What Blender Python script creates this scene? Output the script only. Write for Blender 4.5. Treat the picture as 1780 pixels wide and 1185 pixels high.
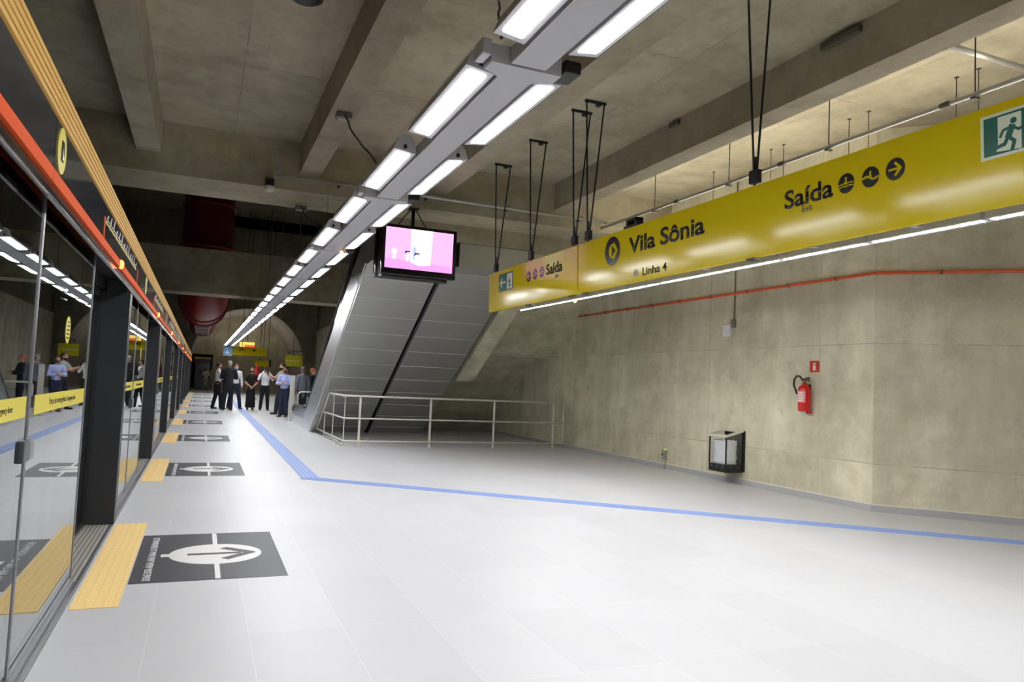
import bpy, bmesh, math, random
from mathutils import Vector, Matrix
random.seed(7)
scene = bpy.context.scene
for o in list(bpy.data.objects):
    bpy.data.objects.remove(o)
COL = scene.collection
PI = math.pi

# ------------------------------------------------------------------ camera, world, exposure
def make_camera():
    yaw, pit, rol = (math.radians(a) for a in (22.6896, 3.44477, 2.49253))
    f = Vector((math.sin(yaw)*math.cos(pit), math.cos(yaw)*math.cos(pit), math.sin(pit)))
    r = Vector((math.cos(yaw), -math.sin(yaw), 0))
    u = r.cross(f)
    r2 = r*math.cos(rol) + u*math.sin(rol)
    u2 = -r*math.sin(rol) + u*math.cos(rol)
    cd = bpy.data.cameras.new('camera')
    cd.sensor_fit = 'HORIZONTAL'; cd.sensor_width = 36.0
    cd.lens = 1286.37/1780*36
    cd.clip_start = 0.05; cd.clip_end = 300
    co = bpy.data.objects.new('camera', cd); COL.objects.link(co)
    m = Matrix((r2, u2, -f)).transposed().to_4x4()
    m.translation = (0, 0, 1.4)
    co.matrix_world = m
    scene.camera = co
make_camera()
w = bpy.data.worlds.new('world'); scene.world = w; w.use_nodes = True
w.node_tree.nodes['Background'].inputs[0].default_value = (0.75, 0.8, 0.9, 1)
w.node_tree.nodes['Background'].inputs[1].default_value = 0.02
scene.view_settings.view_transform = 'Standard'
scene.view_settings.look = 'None'
scene.view_settings.gamma = 1
scene.view_settings.use_curve_mapping = False
scene.view_settings.exposure = 0.10
LAMP = 38.0        # emission of the ceiling luminaires
SLIM = 330.0        # emission of the slim lamp behind the signs
FILL_UP = 21.0         # emission of added unseen trough lamps brightening the slab by the right wall

# ------------------------------------------------------------------ materials
def s2l(c):
    return tuple(((v/255)/12.92 if v/255 <= .04045 else ((v/255+.055)/1.055)**2.4) for v in c)
MATS = {}
def mat(name, col, rough=.5, metal=0., emit=None, estr=0., spec=.5, srgb=True):
    if name in MATS: return MATS[name]
    m = bpy.data.materials.new(name); m.use_nodes = True
    b = m.node_tree.nodes['Principled BSDF']
    c = s2l(col) if srgb else col
    b.inputs['Base Color'].default_value = (*c, 1)
    b.inputs['Roughness'].default_value = rough
    b.inputs['Metallic'].default_value = metal
    b.inputs['Specular IOR Level'].default_value = spec
    if emit is not None:
        b.inputs['Emission Color'].default_value = (*s2l(emit), 1)
        b.inputs['Emission Strength'].default_value = estr
    MATS[name] = m
    return m
def nodes(m):
    return m.node_tree.nodes, m.node_tree.links
def nmath(nt, op, a, b=None, c=None):
    n = nt.nodes.new('ShaderNodeMath'); n.operation = op
    for i, v in enumerate((a, b, c)):
        if v is None: continue
        if isinstance(v, (int, float)): n.inputs[i].default_value = v
        else: nt.links.new(v, n.inputs[i])
    return n.outputs[0]
def nmix(nt, fac, a, b, blend='MIX'):
    n = nt.nodes.new('ShaderNodeMix'); n.data_type = 'RGBA'; n.blend_type = blend
    for i, v in ((0, fac), (6, a), (7, b)):
        if isinstance(v, (int, float)): n.inputs[i].default_value = v
        elif isinstance(v, tuple): n.inputs[i].default_value = (*v, 1) if len(v) == 3 else v
        else: nt.links.new(v, n.inputs[i])
    return n.outputs[2]
def nnoise(nt, vec, scale, detail=4, rough=.6):
    n = nt.nodes.new('ShaderNodeTexNoise')
    n.inputs['Scale'].default_value = scale; n.inputs['Detail'].default_value = detail; n.inputs['Roughness'].default_value = rough
    nt.links.new(vec, n.inputs['Vector'])
    return n.outputs['Fac']
def nramp(nt, fac, lo, hi):
    n = nt.nodes.new('ShaderNodeMapRange')
    n.inputs[1].default_value = lo; n.inputs[2].default_value = hi
    nt.links.new(fac, n.inputs[0])
    return n.outputs[0]
def npos(nt):
    g = nt.nodes.new('ShaderNodeNewGeometry')
    s = nt.nodes.new('ShaderNodeSeparateXYZ'); nt.links.new(g.outputs['Position'], s.inputs[0])
    return g.outputs['Position'], s.outputs
def nvec(nt, x, y, z):
    n = nt.nodes.new('ShaderNodeCombineXYZ')
    for i, v in enumerate((x, y, z)):
        if isinstance(v, (int, float)): n.inputs[i].default_value = v
        else: nt.links.new(v, n.inputs[i])
    return n.outputs[0]
def nline(nt, v, pitch, off, width):
    # 1 on a thin joint line repeated every pitch
    t = nmath(nt, 'FRACT', nmath(nt, 'DIVIDE', nmath(nt, 'SUBTRACT', v, off), pitch))
    d = nmath(nt, 'ABSOLUTE', nmath(nt, 'SUBTRACT', t, .5))
    return nmath(nt, 'GREATER_THAN', d, .5 - width/2/pitch)

def concrete(name, axes, pu, pv, ou=0, ov=0, col=(150, 141, 118), dark=(112, 104, 85), streak=None, joint=.45, rough=.75):
    m = bpy.data.materials.new(name); m.use_nodes = True; nt = m.node_tree
    b = nt.nodes['Principled BSDF']
    P, xyz = npos(nt)
    n1 = nramp(nt, nnoise(nt, P, .55, 8, .68), .36, .62)
    n2 = nramp(nt, nnoise(nt, P, 2.6, 6, .7), .3, .7)
    n3 = nnoise(nt, P, 24, 4, .7)
    sc = {'z': (1.5, 1.5, .2), 'y': (1.5, .2, 1.5), 'x': (.2, 1.5, 1.5)}[streak or 'z']
    sv = nvec(nt, *(nmath(nt, 'MULTIPLY', xyz[i], sc[i]) for i in range(3)))
    n4 = nramp(nt, nnoise(nt, sv, 1.3, 5, .6), .38, .68)
    base = nmix(nt, n1, s2l(dark), s2l(col))
    base = nmix(nt, nmath(nt, 'MULTIPLY', n2, .35), base, s2l(tuple(min(255, c*1.16) for c in col)))
    base = nmix(nt, nmath(nt, 'MULTIPLY', n4, .38), base, s2l((152, 147, 124)))
    # faint greenish and brownish clouds left by the formwork
    n5 = nramp(nt, nnoise(nt, P, .9, 3, .5), .55, .75)
    base = nmix(nt, nmath(nt, 'MULTIPLY', n5, .2), base, s2l((164, 146, 124)))
    wob = nmath(nt, 'MULTIPLY', nmath(nt, 'SUBTRACT', nnoise(nt, P, 3., 3), .5), .02)
    u = nmath(nt, 'ADD', xyz['XYZ'.index(axes[0])], wob); v = nmath(nt, 'ADD', xyz['XYZ'.index(axes[1])], wob)
    # every formwork panel has a slightly different tone
    wn = nt.nodes.new('ShaderNodeTexWhiteNoise')
    nt.links.new(nvec(nt, nmath(nt, 'FLOOR', nmath(nt, 'DIVIDE', nmath(nt, 'SUBTRACT', u, ou), pu)), nmath(nt, 'FLOOR', nmath(nt, 'DIVIDE', nmath(nt, 'SUBTRACT', v, ov), pv)), 3), wn.inputs['Vector'])
    base = nmix(nt, nmath(nt, 'MULTIPLY', wn.outputs['Value'], .22), base, s2l(tuple(c*.8 for c in dark)))
    n6 = nramp(nt, nnoise(nt, P, 1.6, 8, .75), .5, .64)
    base = nmix(nt, nmath(nt, 'MULTIPLY', n6, .3), base, s2l(tuple(c*.78 for c in dark)))
    ln = nmath(nt, 'MAXIMUM', nline(nt, u, pu, ou, .012), nline(nt, v, pv, ov, .012))
    brk = nramp(nt, nnoise(nt, P, 1.1, 3), .4, .6)
    lf = nmath(nt, 'MULTIPLY', nmath(nt, 'MULTIPLY', ln, brk), joint)
    base = nmix(nt, lf, base, s2l((78, 72, 58)))
    # little air holes and specks
    vo = nt.nodes.new('ShaderNodeTexVoronoi'); vo.inputs['Scale'].default_value = 5; nt.links.new(P, vo.inputs['Vector'])
    sp = nmath(nt, 'LESS_THAN', vo.outputs['Distance'], .05)
    base = nmix(nt, nmath(nt, 'MULTIPLY', sp, .3), base, s2l((82, 76, 62)))
    nt.links.new(base, b.inputs['Base Color'])
    b.inputs['Roughness'].default_value = rough
    bp = nt.nodes.new('ShaderNodeBump'); bp.inputs['Strength'].default_value = .25; bp.inputs['Distance'].default_value = .02
    nt.links.new(nmath(nt, 'ADD', n3, n2), bp.inputs['Height']); nt.links.new(bp.outputs[0], b.inputs['Normal'])
    MATS[name] = m
    return m
CW = concrete('concrete_wall', 'YZ', 2.45, 1.55, .55, .6, col=(238, 231, 202), dark=(190, 183, 153), joint=.45)
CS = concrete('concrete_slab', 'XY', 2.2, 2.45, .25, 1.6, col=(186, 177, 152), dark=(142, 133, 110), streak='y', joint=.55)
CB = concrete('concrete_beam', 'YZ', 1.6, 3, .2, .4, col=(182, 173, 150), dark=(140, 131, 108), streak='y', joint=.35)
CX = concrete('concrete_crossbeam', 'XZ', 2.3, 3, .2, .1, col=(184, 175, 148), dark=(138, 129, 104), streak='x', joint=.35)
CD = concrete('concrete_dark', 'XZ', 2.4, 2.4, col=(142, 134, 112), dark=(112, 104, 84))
CV = concrete('concrete_vault', 'YZ', 3, 30, col=(206, 200, 192), dark=(180, 174, 164), joint=.2)

def floor_material():
    m = bpy.data.materials.new('floor_tile'); m.use_nodes = True; nt = m.node_tree
    b = nt.nodes['Principled BSDF']
    P, xyz = npos(nt)
    ln = nmath(nt, 'MAXIMUM', nline(nt, xyz[0], .5, .33, .005), nline(nt, xyz[1], 1.0, .3, .005))
    tx = nmath(nt, 'FLOOR', nmath(nt, 'DIVIDE', nmath(nt, 'SUBTRACT', xyz[0], .33), .5))
    ty = nmath(nt, 'FLOOR', nmath(nt, 'SUBTRACT', xyz[1], .3))
    wn = nt.nodes.new('ShaderNodeTexWhiteNoise'); nt.links.new(nvec(nt, tx, ty, 0), wn.inputs['Vector'])
    n1 = nnoise(nt, P, .8, 4); n2 = nnoise(nt, P, 90, 2)
    c = nmix(nt, wn.outputs['Value'], s2l((202, 203, 207)), s2l((208, 209, 213)))
    c = nmix(nt, nmath(nt, 'MULTIPLY', nramp(nt, n1, .4, .7), .18), c, s2l((190, 190, 193)))
    c = nmix(nt, nmath(nt, 'MULTIPLY', n2, .12), c, s2l((232, 233, 234)))
    c = nmix(nt, nmath(nt, 'MULTIPLY', ln, .32), c, s2l((240, 240, 240)))
    nt.links.new(c, b.inputs['Base Color'])
    b.inputs['Roughness'].default_value = .42
    b.inputs['Specular IOR Level'].default_value = .35
    return m
FLOOR = floor_material()

def glass_material(name, tint, k, base):
    m = bpy.data.materials.new(name); m.use_nodes = True; nt = m.node_tree
    nt.nodes.remove(nt.nodes['Principled BSDF'])
    out = nt.nodes['Material Output']
    lw = nt.nodes.new('ShaderNodeLayerWeight'); lw.inputs['Blend'].default_value = .5
    fac = nmath(nt, 'MULTIPLY_ADD', nmath(nt, 'POWER', lw.outputs['Facing'], k), .9-base, base)
    tr = nt.nodes.new('ShaderNodeBsdfTransparent'); tr.inputs[0].default_value = (*tint, 1)
    gl = nt.nodes.new('ShaderNodeBsdfGlossy'); gl.inputs['Roughness'].default_value = .01
    gl.inputs['Color'].default_value = (.93, .95, .95, 1)
    mx = nt.nodes.new('ShaderNodeMixShader')
    nt.links.new(fac, mx.inputs[0]); nt.links.new(tr.outputs[0], mx.inputs[1]); nt.links.new(gl.outputs[0], mx.inputs[2])
    nt.links.new(mx.outputs[0], out.inputs['Surface'])
    MATS[name] = m
    return m
GLASS = glass_material('dark_glass', (.42, .45, .44), 2.6, .07)
CLEAR = glass_material('clear_plastic', (.94, .95, .95), 4, .05)

def brushed(name, col, rough, axis):
    m = bpy.data.materials.new(name); m.use_nodes = True; nt = m.node_tree
    b = nt.nodes['Principled BSDF']
    P, xyz = npos(nt)
    sc = [60, 60, 60]; sc[axis] = 1.2
    n = nnoise(nt, nvec(nt, *(nmath(nt, 'MULTIPLY', xyz[i], sc[i]) for i in range(3))), 1, 3)
    n2 = nnoise(nt, P, .7, 3)
    b.inputs['Metallic'].default_value = .8
    nt.links.new(nmix(nt, n2, s2l(tuple(c*.93 for c in col)), s2l(col)), b.inputs['Base Color'])
    nt.links.new(nmath(nt, 'MULTIPLY_ADD', n, .12, rough-.06), b.inputs['Roughness'])
    MATS[name] = m
    return m
SOFFIT = brushed('soffit_metal', (196, 196, 190), .44, 0)
CLAD = brushed('cladding_metal', (232, 236, 240), .32, 1)
STEEL = mat('stainless_tube', (222, 220, 212), .3, .25)
ALU = mat('aluminium', (170, 172, 176), .38, .9)
PAINTGREY = mat('grey_painted_steel', (186, 186, 189), .5, 0.)
HOUSING = mat('lamp_housing', (196, 197, 200), .42, .1)
BLACK = mat('black_metal', (22, 22, 24), .45)
BLACKGLOSS = mat('black_gloss', (12, 12, 14), .12)
CHARCOAL = mat('charcoal_panel', (46, 48, 52), .38)
FASCIA = mat('fascia_panel', (56, 58, 63), .08, spec=.9)
YTRIM = mat('yellow_trim', (224, 180, 92), .6)
ORANGE = mat('orange_stripe', (226, 88, 28), .7, spec=.2)
TACT = mat('yellow_tactile', (252, 218, 146), .7)
BLUE = mat('blue_tactile', (150, 174, 226), .6)
SQBLACK = mat('marking_black', (62, 64, 70), .5)
WHITE = mat('marking_white', (236, 236, 236), .5)
SIGNY = mat('sign_yellow', (206, 184, 20), .12, spec=.22)
BANDY = mat('band_yellow', (222, 208, 72), .35)
SIGNK = mat('sign_black', (24, 24, 22), .2)
GREEN = mat('exit_green', (16, 94, 78), .35)
PALE = mat('exit_pale', (214, 224, 200), .4)
RED = mat('extinguisher_red', (206, 28, 22), .25)
REDSIGN = mat('red_sign', (186, 30, 26), .4)
DUCT = mat('duct_red', (122, 26, 30), .4)
DUCTD = mat('duct_ring', (134, 36, 38), .4)
ORPIPE = mat('orange_pipe', (226, 96, 48), .45)
GALV = mat('galvanised_pipe', (186, 184, 178), .35, .5)
CABLE = mat('cable_grey', (70, 68, 62), .6)
DIFF = mat('lamp_diffuser', (255, 255, 255), .4, emit=(251, 251, 252), estr=LAMP)
DIFF2 = mat('slim_diffuser', (255, 255, 255), .4, emit=(251, 251, 252), estr=SLIM)
OLAMP = mat('orange_lamp', (255, 120, 60), .3, emit=(255, 96, 42), estr=9)
HOT = mat('amber_lamp', (255, 190, 120), .3, emit=(255, 170, 90), estr=12)
PITM = mat('pit_dark', (30, 29, 27), .9)
SKIRT = mat('skirting_grey', (176, 176, 178), .55)
SKIRTL = mat('skirting_lip', (228, 226, 216), .5)

# ------------------------------------------------------------------ mesh builder
def frame(axis):
    a = Vector(axis).normalized()
    h = Vector((0, 0, 1)) if abs(a.z) < .9 else Vector((1, 0, 0))
    u = h.cross(a).normalized(); v = a.cross(u)
    return a, u, v
class MB:
    def __init__(s): s.v = []; s.f = []; s.sm = []
    def add(s, vs, fs, smooth=False):
        o = len(s.v); s.v += [Vector(p) for p in vs]
        s.f += [tuple(i+o for i in f) for f in fs]; s.sm += [smooth]*len(fs)
        return s
    def box(s, a, b):
        (x0, y0, z0), (x1, y1, z1) = [min(p) for p in ()] or a, b
        x0, x1 = min(x0, x1), max(x0, x1); y0, y1 = min(y0, y1), max(y0, y1); z0, z1 = min(z0, z1), max(z0, z1)
        vs = [(x0, y0, z0), (x1, y0, z0), (x1, y1, z0), (x0, y1, z0), (x0, y0, z1), (x1, y0, z1), (x1, y1, z1), (x0, y1, z1)]
        return s.add(vs, [(0, 3, 2, 1), (4, 5, 6, 7), (0, 1, 5, 4), (1, 2, 6, 5), (2, 3, 7, 6), (3, 0, 4, 7)])
    def hexa(s, b, t):       # two quads, bottom and top
        return s.add(list(b)+list(t), [(3, 2, 1, 0), (4, 5, 6, 7), (0, 1, 5, 4), (1, 2, 6, 5), (2, 3, 7, 6), (3, 0, 4, 7)])
    def prism(s, pts, d):    # planar polygon pushed along d
        n = len(pts); d = Vector(d); P = [Vector(p) for p in pts]
        return s.add(P+[p+d for p in P], [tuple(range(n-1, -1, -1)), tuple(range(n, 2*n))]+[(i, (i+1) % n, n+(i+1) % n, n+i) for i in range(n)])
    def tube(s, path, r, seg=10, closed=False, caps=True):
        P = [Vector(p) for p in path]; n = len(P); R = r if isinstance(r, (list, tuple)) else [r]*n
        vs = []; fs = []
        pu = None
        for i, p in enumerate(P):
            if closed: t = P[(i+1) % n]-P[i-1]
            else: t = P[min(i+1, n-1)]-P[max(i-1, 0)]
            a, u, v = frame(t)
            if pu is not None:
                u = (pu-a*pu.dot(a)); u = u.normalized() if u.length > 1e-6 else frame(t)[1]; v = a.cross(u)
            pu = u
            for k in range(seg):
                q = 2*PI*k/seg
                vs.append(p+u*math.cos(q)*R[i]+v*math.sin(q)*R[i])
        m = n if closed else n-1
        for i in range(m):
            j = (i+1) % n
            for k in range(seg):
                fs.append((i*seg+k, i*seg+(k+1) % seg, j*seg+(k+1) % seg, j*seg+k))
        s.add(vs, fs, True)
        if caps and not closed:
            o = len(s.v)-n*seg
            s.f.append(tuple(o+k for k in range(seg-1, -1, -1))); s.f.append(tuple(o+(n-1)*seg+k for k in range(seg))); s.sm += [False, False]
        return s
    def cyl(s, a, b, r, seg=16, r2=None): return s.tube([a, b], [r, r if r2 is None else r2], seg)
    def sphere(s, c, r, seg=14, rings=9, M=None):
        rx, ry, rz = r if isinstance(r, (tuple, list)) else (r, r, r); vs = []; fs = []
        for i in range(rings+1):
            th = PI*i/rings
            for k in range(seg):
                q = 2*PI*k/seg
                p = Vector((rx*math.sin(th)*math.cos(q), ry*math.sin(th)*math.sin(q), rz*math.cos(th)))
                if M is not None: p = M @ p
                vs.append(Vector(c)+p)
        for i in range(rings):
            for k in range(seg):
                fs.append((i*seg+k, (i+1)*seg+k, (i+1)*seg+(k+1) % seg, i*seg+(k+1) % seg))
        return s.add(vs, fs, True)
    def lathe(s, prof, c=(0, 0, 0), seg=24):
        vs = []; fs = []; n = len(prof)
        for r, z in prof:
            for k in range(seg):
                q = 2*PI*k/seg; vs.append((c[0]+r*math.cos(q), c[1]+r*math.sin(q), c[2]+z))
        for i in range(n-1):
            for k in range(seg): fs.append((i*seg+k, i*seg+(k+1) % seg, (i+1)*seg+(k+1) % seg, (i+1)*seg+k))
        return s.add(vs, fs, True)
    def mesh(s, name):
        me = bpy.data.meshes.new(name); me.from_pydata([tuple(v) for v in s.v], [], s.f)
        me.polygons.foreach_set('use_smooth', s.sm)
        bm = bmesh.new(); bm.from_mesh(me)
        bmesh.ops.remove_doubles(bm, verts=bm.verts, dist=1e-6)
        bmesh.ops.recalc_face_normals(bm, faces=bm.faces)
        bm.to_mesh(me); bm.free(); me.update()
        return me
    def build(s, name, material, parent=None, bevel=0, loc=None):
        me = s.mesh(name); me.materials.append(material)
        o = bpy.data.objects.new(name, me); COL.objects.link(o)
        if parent is not None:
            o.parent = parent
            pm = wm(parent)
            o.matrix_parent_inverse = pm.inverted()
        if bevel:
            b = o.modifiers.new('bevel', 'BEVEL'); b.width = bevel; b.segments = 2; b.limit_method = 'ANGLE'
        return o
def wm(o):
    m = o.matrix_basis.copy()
    if o.parent is not None: m = wm(o.parent) @ o.matrix_parent_inverse @ m
    return m
ALLTHINGS = []
def tag(o, label, cat, group=None):
    o['label'] = label; o['category'] = cat; o['kind'] = 'thing'
    if group: o['group'] = group
    return o
def thing(name, label, cat, loc=(0, 0, 0), group=None):
    o = bpy.data.objects.new(name, None); COL.objects.link(o); o.location = loc; o.empty_display_size = .1
    return tag(o, label, cat, group)
def struct(o): o['kind'] = 'structure'; return o
def copy_thing(root, delta, label):
    # a copy of a thing with its parts and sub-parts, moved by delta
    c = root.copy(); COL.objects.link(c); c.location = root.location+Vector(delta); c['label'] = label
    def rec(o, n):
        for ch in list(o.children):
            if ch in seen: continue
            d = ch.copy(); COL.objects.link(d); d.parent = n; d.matrix_parent_inverse = ch.matrix_parent_inverse.copy(); seen.add(d)
            rec(ch, d)
    seen = set(); rec(root, c)
    return c
ORD = ['nearest', 'second', 'third', 'fourth', 'fifth', 'sixth', 'seventh', 'eighth', 'ninth', 'tenth', 'eleventh', 'twelfth', 'thirteenth', 'fourteenth', 'fifteenth', 'sixteenth', 'seventeenth', 'eighteenth', 'nineteenth', 'twentieth']
def ordn(i):
    if i < 20: return ORD[i]
    tens = {20: 'twenty', 30: 'thirty', 40: 'forty'}[i+1-(i+1) % 10] if (i+1) % 10 else {30: 'thirtieth', 40: 'fortieth'}[i+1]
    if (i+1) % 10 == 0: return tens
    return tens+'-'+['first', 'second', 'third', 'fourth', 'fifth', 'sixth', 'seventh', 'eighth', 'ninth'][(i+1) % 10-1]
def nth(i, what, tail):
    return '%s %s %s' % (ordn(i), what, tail)

# flat marks on a plane: origin O, right U, up V, normal N
class Plane:
    def __init__(s, O, U, V):
        s.O = Vector(O); s.U = Vector(U); s.V = Vector(V); s.N = s.U.cross(s.V)
    def p(s, u, v, n=0): return s.O+s.U*u+s.V*v+s.N*n
    def poly(s, mb, pts, n0=.0005, n1=.003):
        mb.prism([s.p(u, v, n0) for u, v in pts], s.N*(n1-n0)); return mb
    def ring(s, mb, c, r0, r1, n0=.0005, n1=.003, seg=40):
        for k in range(seg):
            a, b = 2*PI*k/seg, 2*PI*(k+1)/seg
            q = [(c[0]+r*math.cos(t), c[1]+r*math.sin(t)) for r, t in ((r0, a), (r1, a), (r1, b), (r0, b))]
            mb.hexa([s.p(u, v, n0) for u, v in q], [s.p(u, v, n1) for u, v in q])
        return mb
    def disc(s, mb, c, r, n0=.0005, n1=.003, seg=40, ry=None):
        ry = ry or r
        return s.poly(mb, [(c[0]+r*math.cos(2*PI*k/seg), c[1]+ry*math.sin(2*PI*k/seg)) for k in range(seg)], n0, n1)
    def line(s, mb, pts, w, n0=.0005, n1=.003):
        for (a, b) in zip(pts[:-1], pts[1:]):
            A, B = Vector(a), Vector(b); d = (B-A).normalized(); q = Vector((-d.y, d.x))*w/2
            e = d*w*.25
            s.poly(mb, [A-q-e, B-q+e, B+q+e, A+q-e], n0, n1)
        return mb
def lettering(pl, text, u, v, height, material, parent, bold=0., width=None, n=.001, depth=.002, name='lettering', align='LEFT', shear=0):
    cu = bpy.data.curves.new('text', 'FONT'); cu.body = text; cu.size = 1; cu.extrude = 0; cu.offset = bold; cu.shear = shear; cu.resolution_u = 4
    to = bpy.data.objects.new('text', cu); COL.objects.link(to)
    bpy.context.view_layer.update()
    me = bpy.data.meshes.new_from_object(to.evaluated_get(bpy.context.evaluated_depsgraph_get()))
    bpy.data.objects.remove(to); bpy.data.curves.remove(cu)
    xs = [q.co.x for q in me.vertices]; x0, x1 = min(xs), max(xs)
    sy = height/.73
    sx = sy if width is None else width/(x1-x0)
    du = 0 if align == 'LEFT' else -(x1-x0)*sx/2
    bm = bmesh.new(); bm.from_mesh(me)
    g = bmesh.ops.extrude_face_region(bm, geom=bm.faces[:])
    for e in g['geom']:
        if isinstance(e, bmesh.types.BMVert): e.co.z += 1
    for q in bm.verts:
        q.co = pl.p(u+du+(q.co.x-x0)*sx, v+q.co.y*sy, n+q.co.z*depth)
    bmesh.ops.recalc_face_normals(bm, faces=bm.faces)
    bm.to_mesh(me); bm.free(); me.name = name; me.materials.clear(); me.materials.append(material)
    o = bpy.data.objects.new(name, me); COL.objects.link(o); o.parent = parent; o.matrix_parent_inverse = wm(parent).inverted()
    return o

# ------------------------------------------------------------------ the setting
SLAB = 4.97
def S(name, mb, m): return struct(mb.build(name, m))
S('floor', MB().prism([(-1.02, -14, 0), (15.4, -14, 0), (15.4, 75, 0), (-1.02, 75, 0)], (0, 0, -.35)), FLOOR)
S('floor_track', MB().box((-5.6, -14, -1.5), (-1.02, 75, -1.3)).box((-1.04, -14, -1.3), (-1.02, 75, -.35)), PITM)
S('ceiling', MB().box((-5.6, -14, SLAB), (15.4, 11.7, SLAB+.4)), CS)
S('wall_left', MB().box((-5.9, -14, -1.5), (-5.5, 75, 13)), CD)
S('wall_back', MB().box((-5.6, -14.4, -1.5), (15.8, -14, SLAB)), CW)
rw = MB()
rw.box((8.0, 7.0, 0), (8.45, 58.4, SLAB)); rw.hexa([(8.0, 7.0, 0), (15.4, -.4, 0), (15.8, 0, 0), (8.45, 7.0, 0)], [(8.0, 7.0, SLAB), (15.4, -.4, SLAB), (15.8, 0, SLAB), (8.45, 7.0, SLAB)])
S('wall_right', rw, CW)
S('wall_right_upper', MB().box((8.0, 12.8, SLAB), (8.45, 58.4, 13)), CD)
S('wall_front', MB().box((15.4, -14, 0), (15.8, -.2, SLAB)), CW)
# longitudinal ceiling beams
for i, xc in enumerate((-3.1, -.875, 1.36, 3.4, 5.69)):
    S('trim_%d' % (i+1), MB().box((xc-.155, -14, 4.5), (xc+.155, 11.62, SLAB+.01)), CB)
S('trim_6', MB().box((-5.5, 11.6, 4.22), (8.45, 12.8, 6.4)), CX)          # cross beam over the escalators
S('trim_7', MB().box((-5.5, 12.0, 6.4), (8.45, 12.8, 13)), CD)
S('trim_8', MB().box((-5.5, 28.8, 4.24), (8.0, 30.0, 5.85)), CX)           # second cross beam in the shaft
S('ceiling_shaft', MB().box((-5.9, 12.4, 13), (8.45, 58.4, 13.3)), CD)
# end wall with an arched opening, vault behind
ac, ar = Vector((3.2, 0, 2.3)), 3.95
arc = [(ac.x+ar*math.cos(t), ac.z+ar*math.sin(t)) for t in [math.radians(-35+250*k/48) for k in range(49)]]
ew = MB()
a0 = math.asin(-ac.z/ar)
ring = [(ac.x+ar, 0)]+[(ac.x+ar*math.cos(PI*k/48), ac.z+ar*math.sin(PI*k/48)) for k in range(49)]+[(ac.x-ar, 0)]
def outer(x, z):
    dx, dz = x-ac.x, z-ac.z
    k = 1e9
    if dx > 0: k = min(k, (8.45-ac.x)/dx)
    if dx < 0: k = min(k, (-1.02-ac.x)/dx)
    if dz > 0: k = min(k, (13-ac.z)/dz)
    if z <= 0: return ((8.45 if dx > 0 else -1.02), 0)
    return (ac.x+dx*k, ac.z+dz*k)
for p, q in zip(ring[:-1], ring[1:]):
    P, Q = outer(*p), outer(*q)
    ew.hexa([(p[0], 58, p[1]), (q[0], 58, q[1]), (Q[0], 58, Q[1]), (P[0], 58, P[1])], [(p[0], 58.4, p[1]), (q[0], 58.4, q[1]), (Q[0], 58.4, Q[1]), (P[0], 58.4, P[1])])
ew.box((-5.5, 58, 3.2), (-1.02, 58.4, 13)); ew.box((8.2, 58, 0), (8.45, 58.4, 13))
ew.box((-1.1, 58, 12.2), (8.45, 58.4, 13))
S('wall_far', ew, CD)
vm = MB()
for p, q in zip(ring[:-1], ring[1:]):
    o1 = lambda p: (ac.x+(p[0]-ac.x)*1.08, ac.z+(p[1]-ac.z)*1.08 if p[1] > 0 else 0)
    P, Q = o1(p), o1(q)
    vm.hexa([(p[0], 58.38, p[1]), (q[0], 58.38, q[1]), (Q[0], 58.38, Q[1]), (P[0], 58.38, P[1])], [(p[0], 67, p[1]), (q[0], 67, q[1]), (Q[0], 67, Q[1]), (P[0], 67, P[1])])
S('ceiling_vault', vm, CV)
S('wall_end', MB().box((.9, 66.6, 0), (8.4, 67, 7)).box((-1.02, 66.6, 2.9), (.9, 67, 7)), CW)
S('wall_end_track', MB().box((-5.6, 74.6, -1.5), (8.4, 75, 7)), PITM)
# skirting along the right wall
S('baseboard_right', MB().box((7.975, 7.0, 0), (8.0, 58, .085)).hexa([(7.975, 7.0, 0), (15.3, -.325, 0), (15.32, -.305, 0), (8.0, 7.01, 0)], [(7.975, 7.0, .085), (15.3, -.325, .085), (15.32, -.305, .085), (8.0, 7.01, .085)]), SKIRT)
S('trim_9', MB().box((7.972, 7.0, .085), (8.0, 58, .095)).hexa([(7.972, 7.0, .085), (15.3, -.328, .085), (15.32, -.305, .085), (8.0, 7.01, .085)], [(7.972, 7.0, .095), (15.3, -.328, .095), (15.32, -.305, .095), (8.0, 7.01, .095)]), SKIRTL)
S('trim_10', MB().box((-1.02, -14, 0), (-.632, 75, .006)).box((-.66, -14, .006), (-.64, 75, .012)), ALU)   # metal edge under the glass

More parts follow.
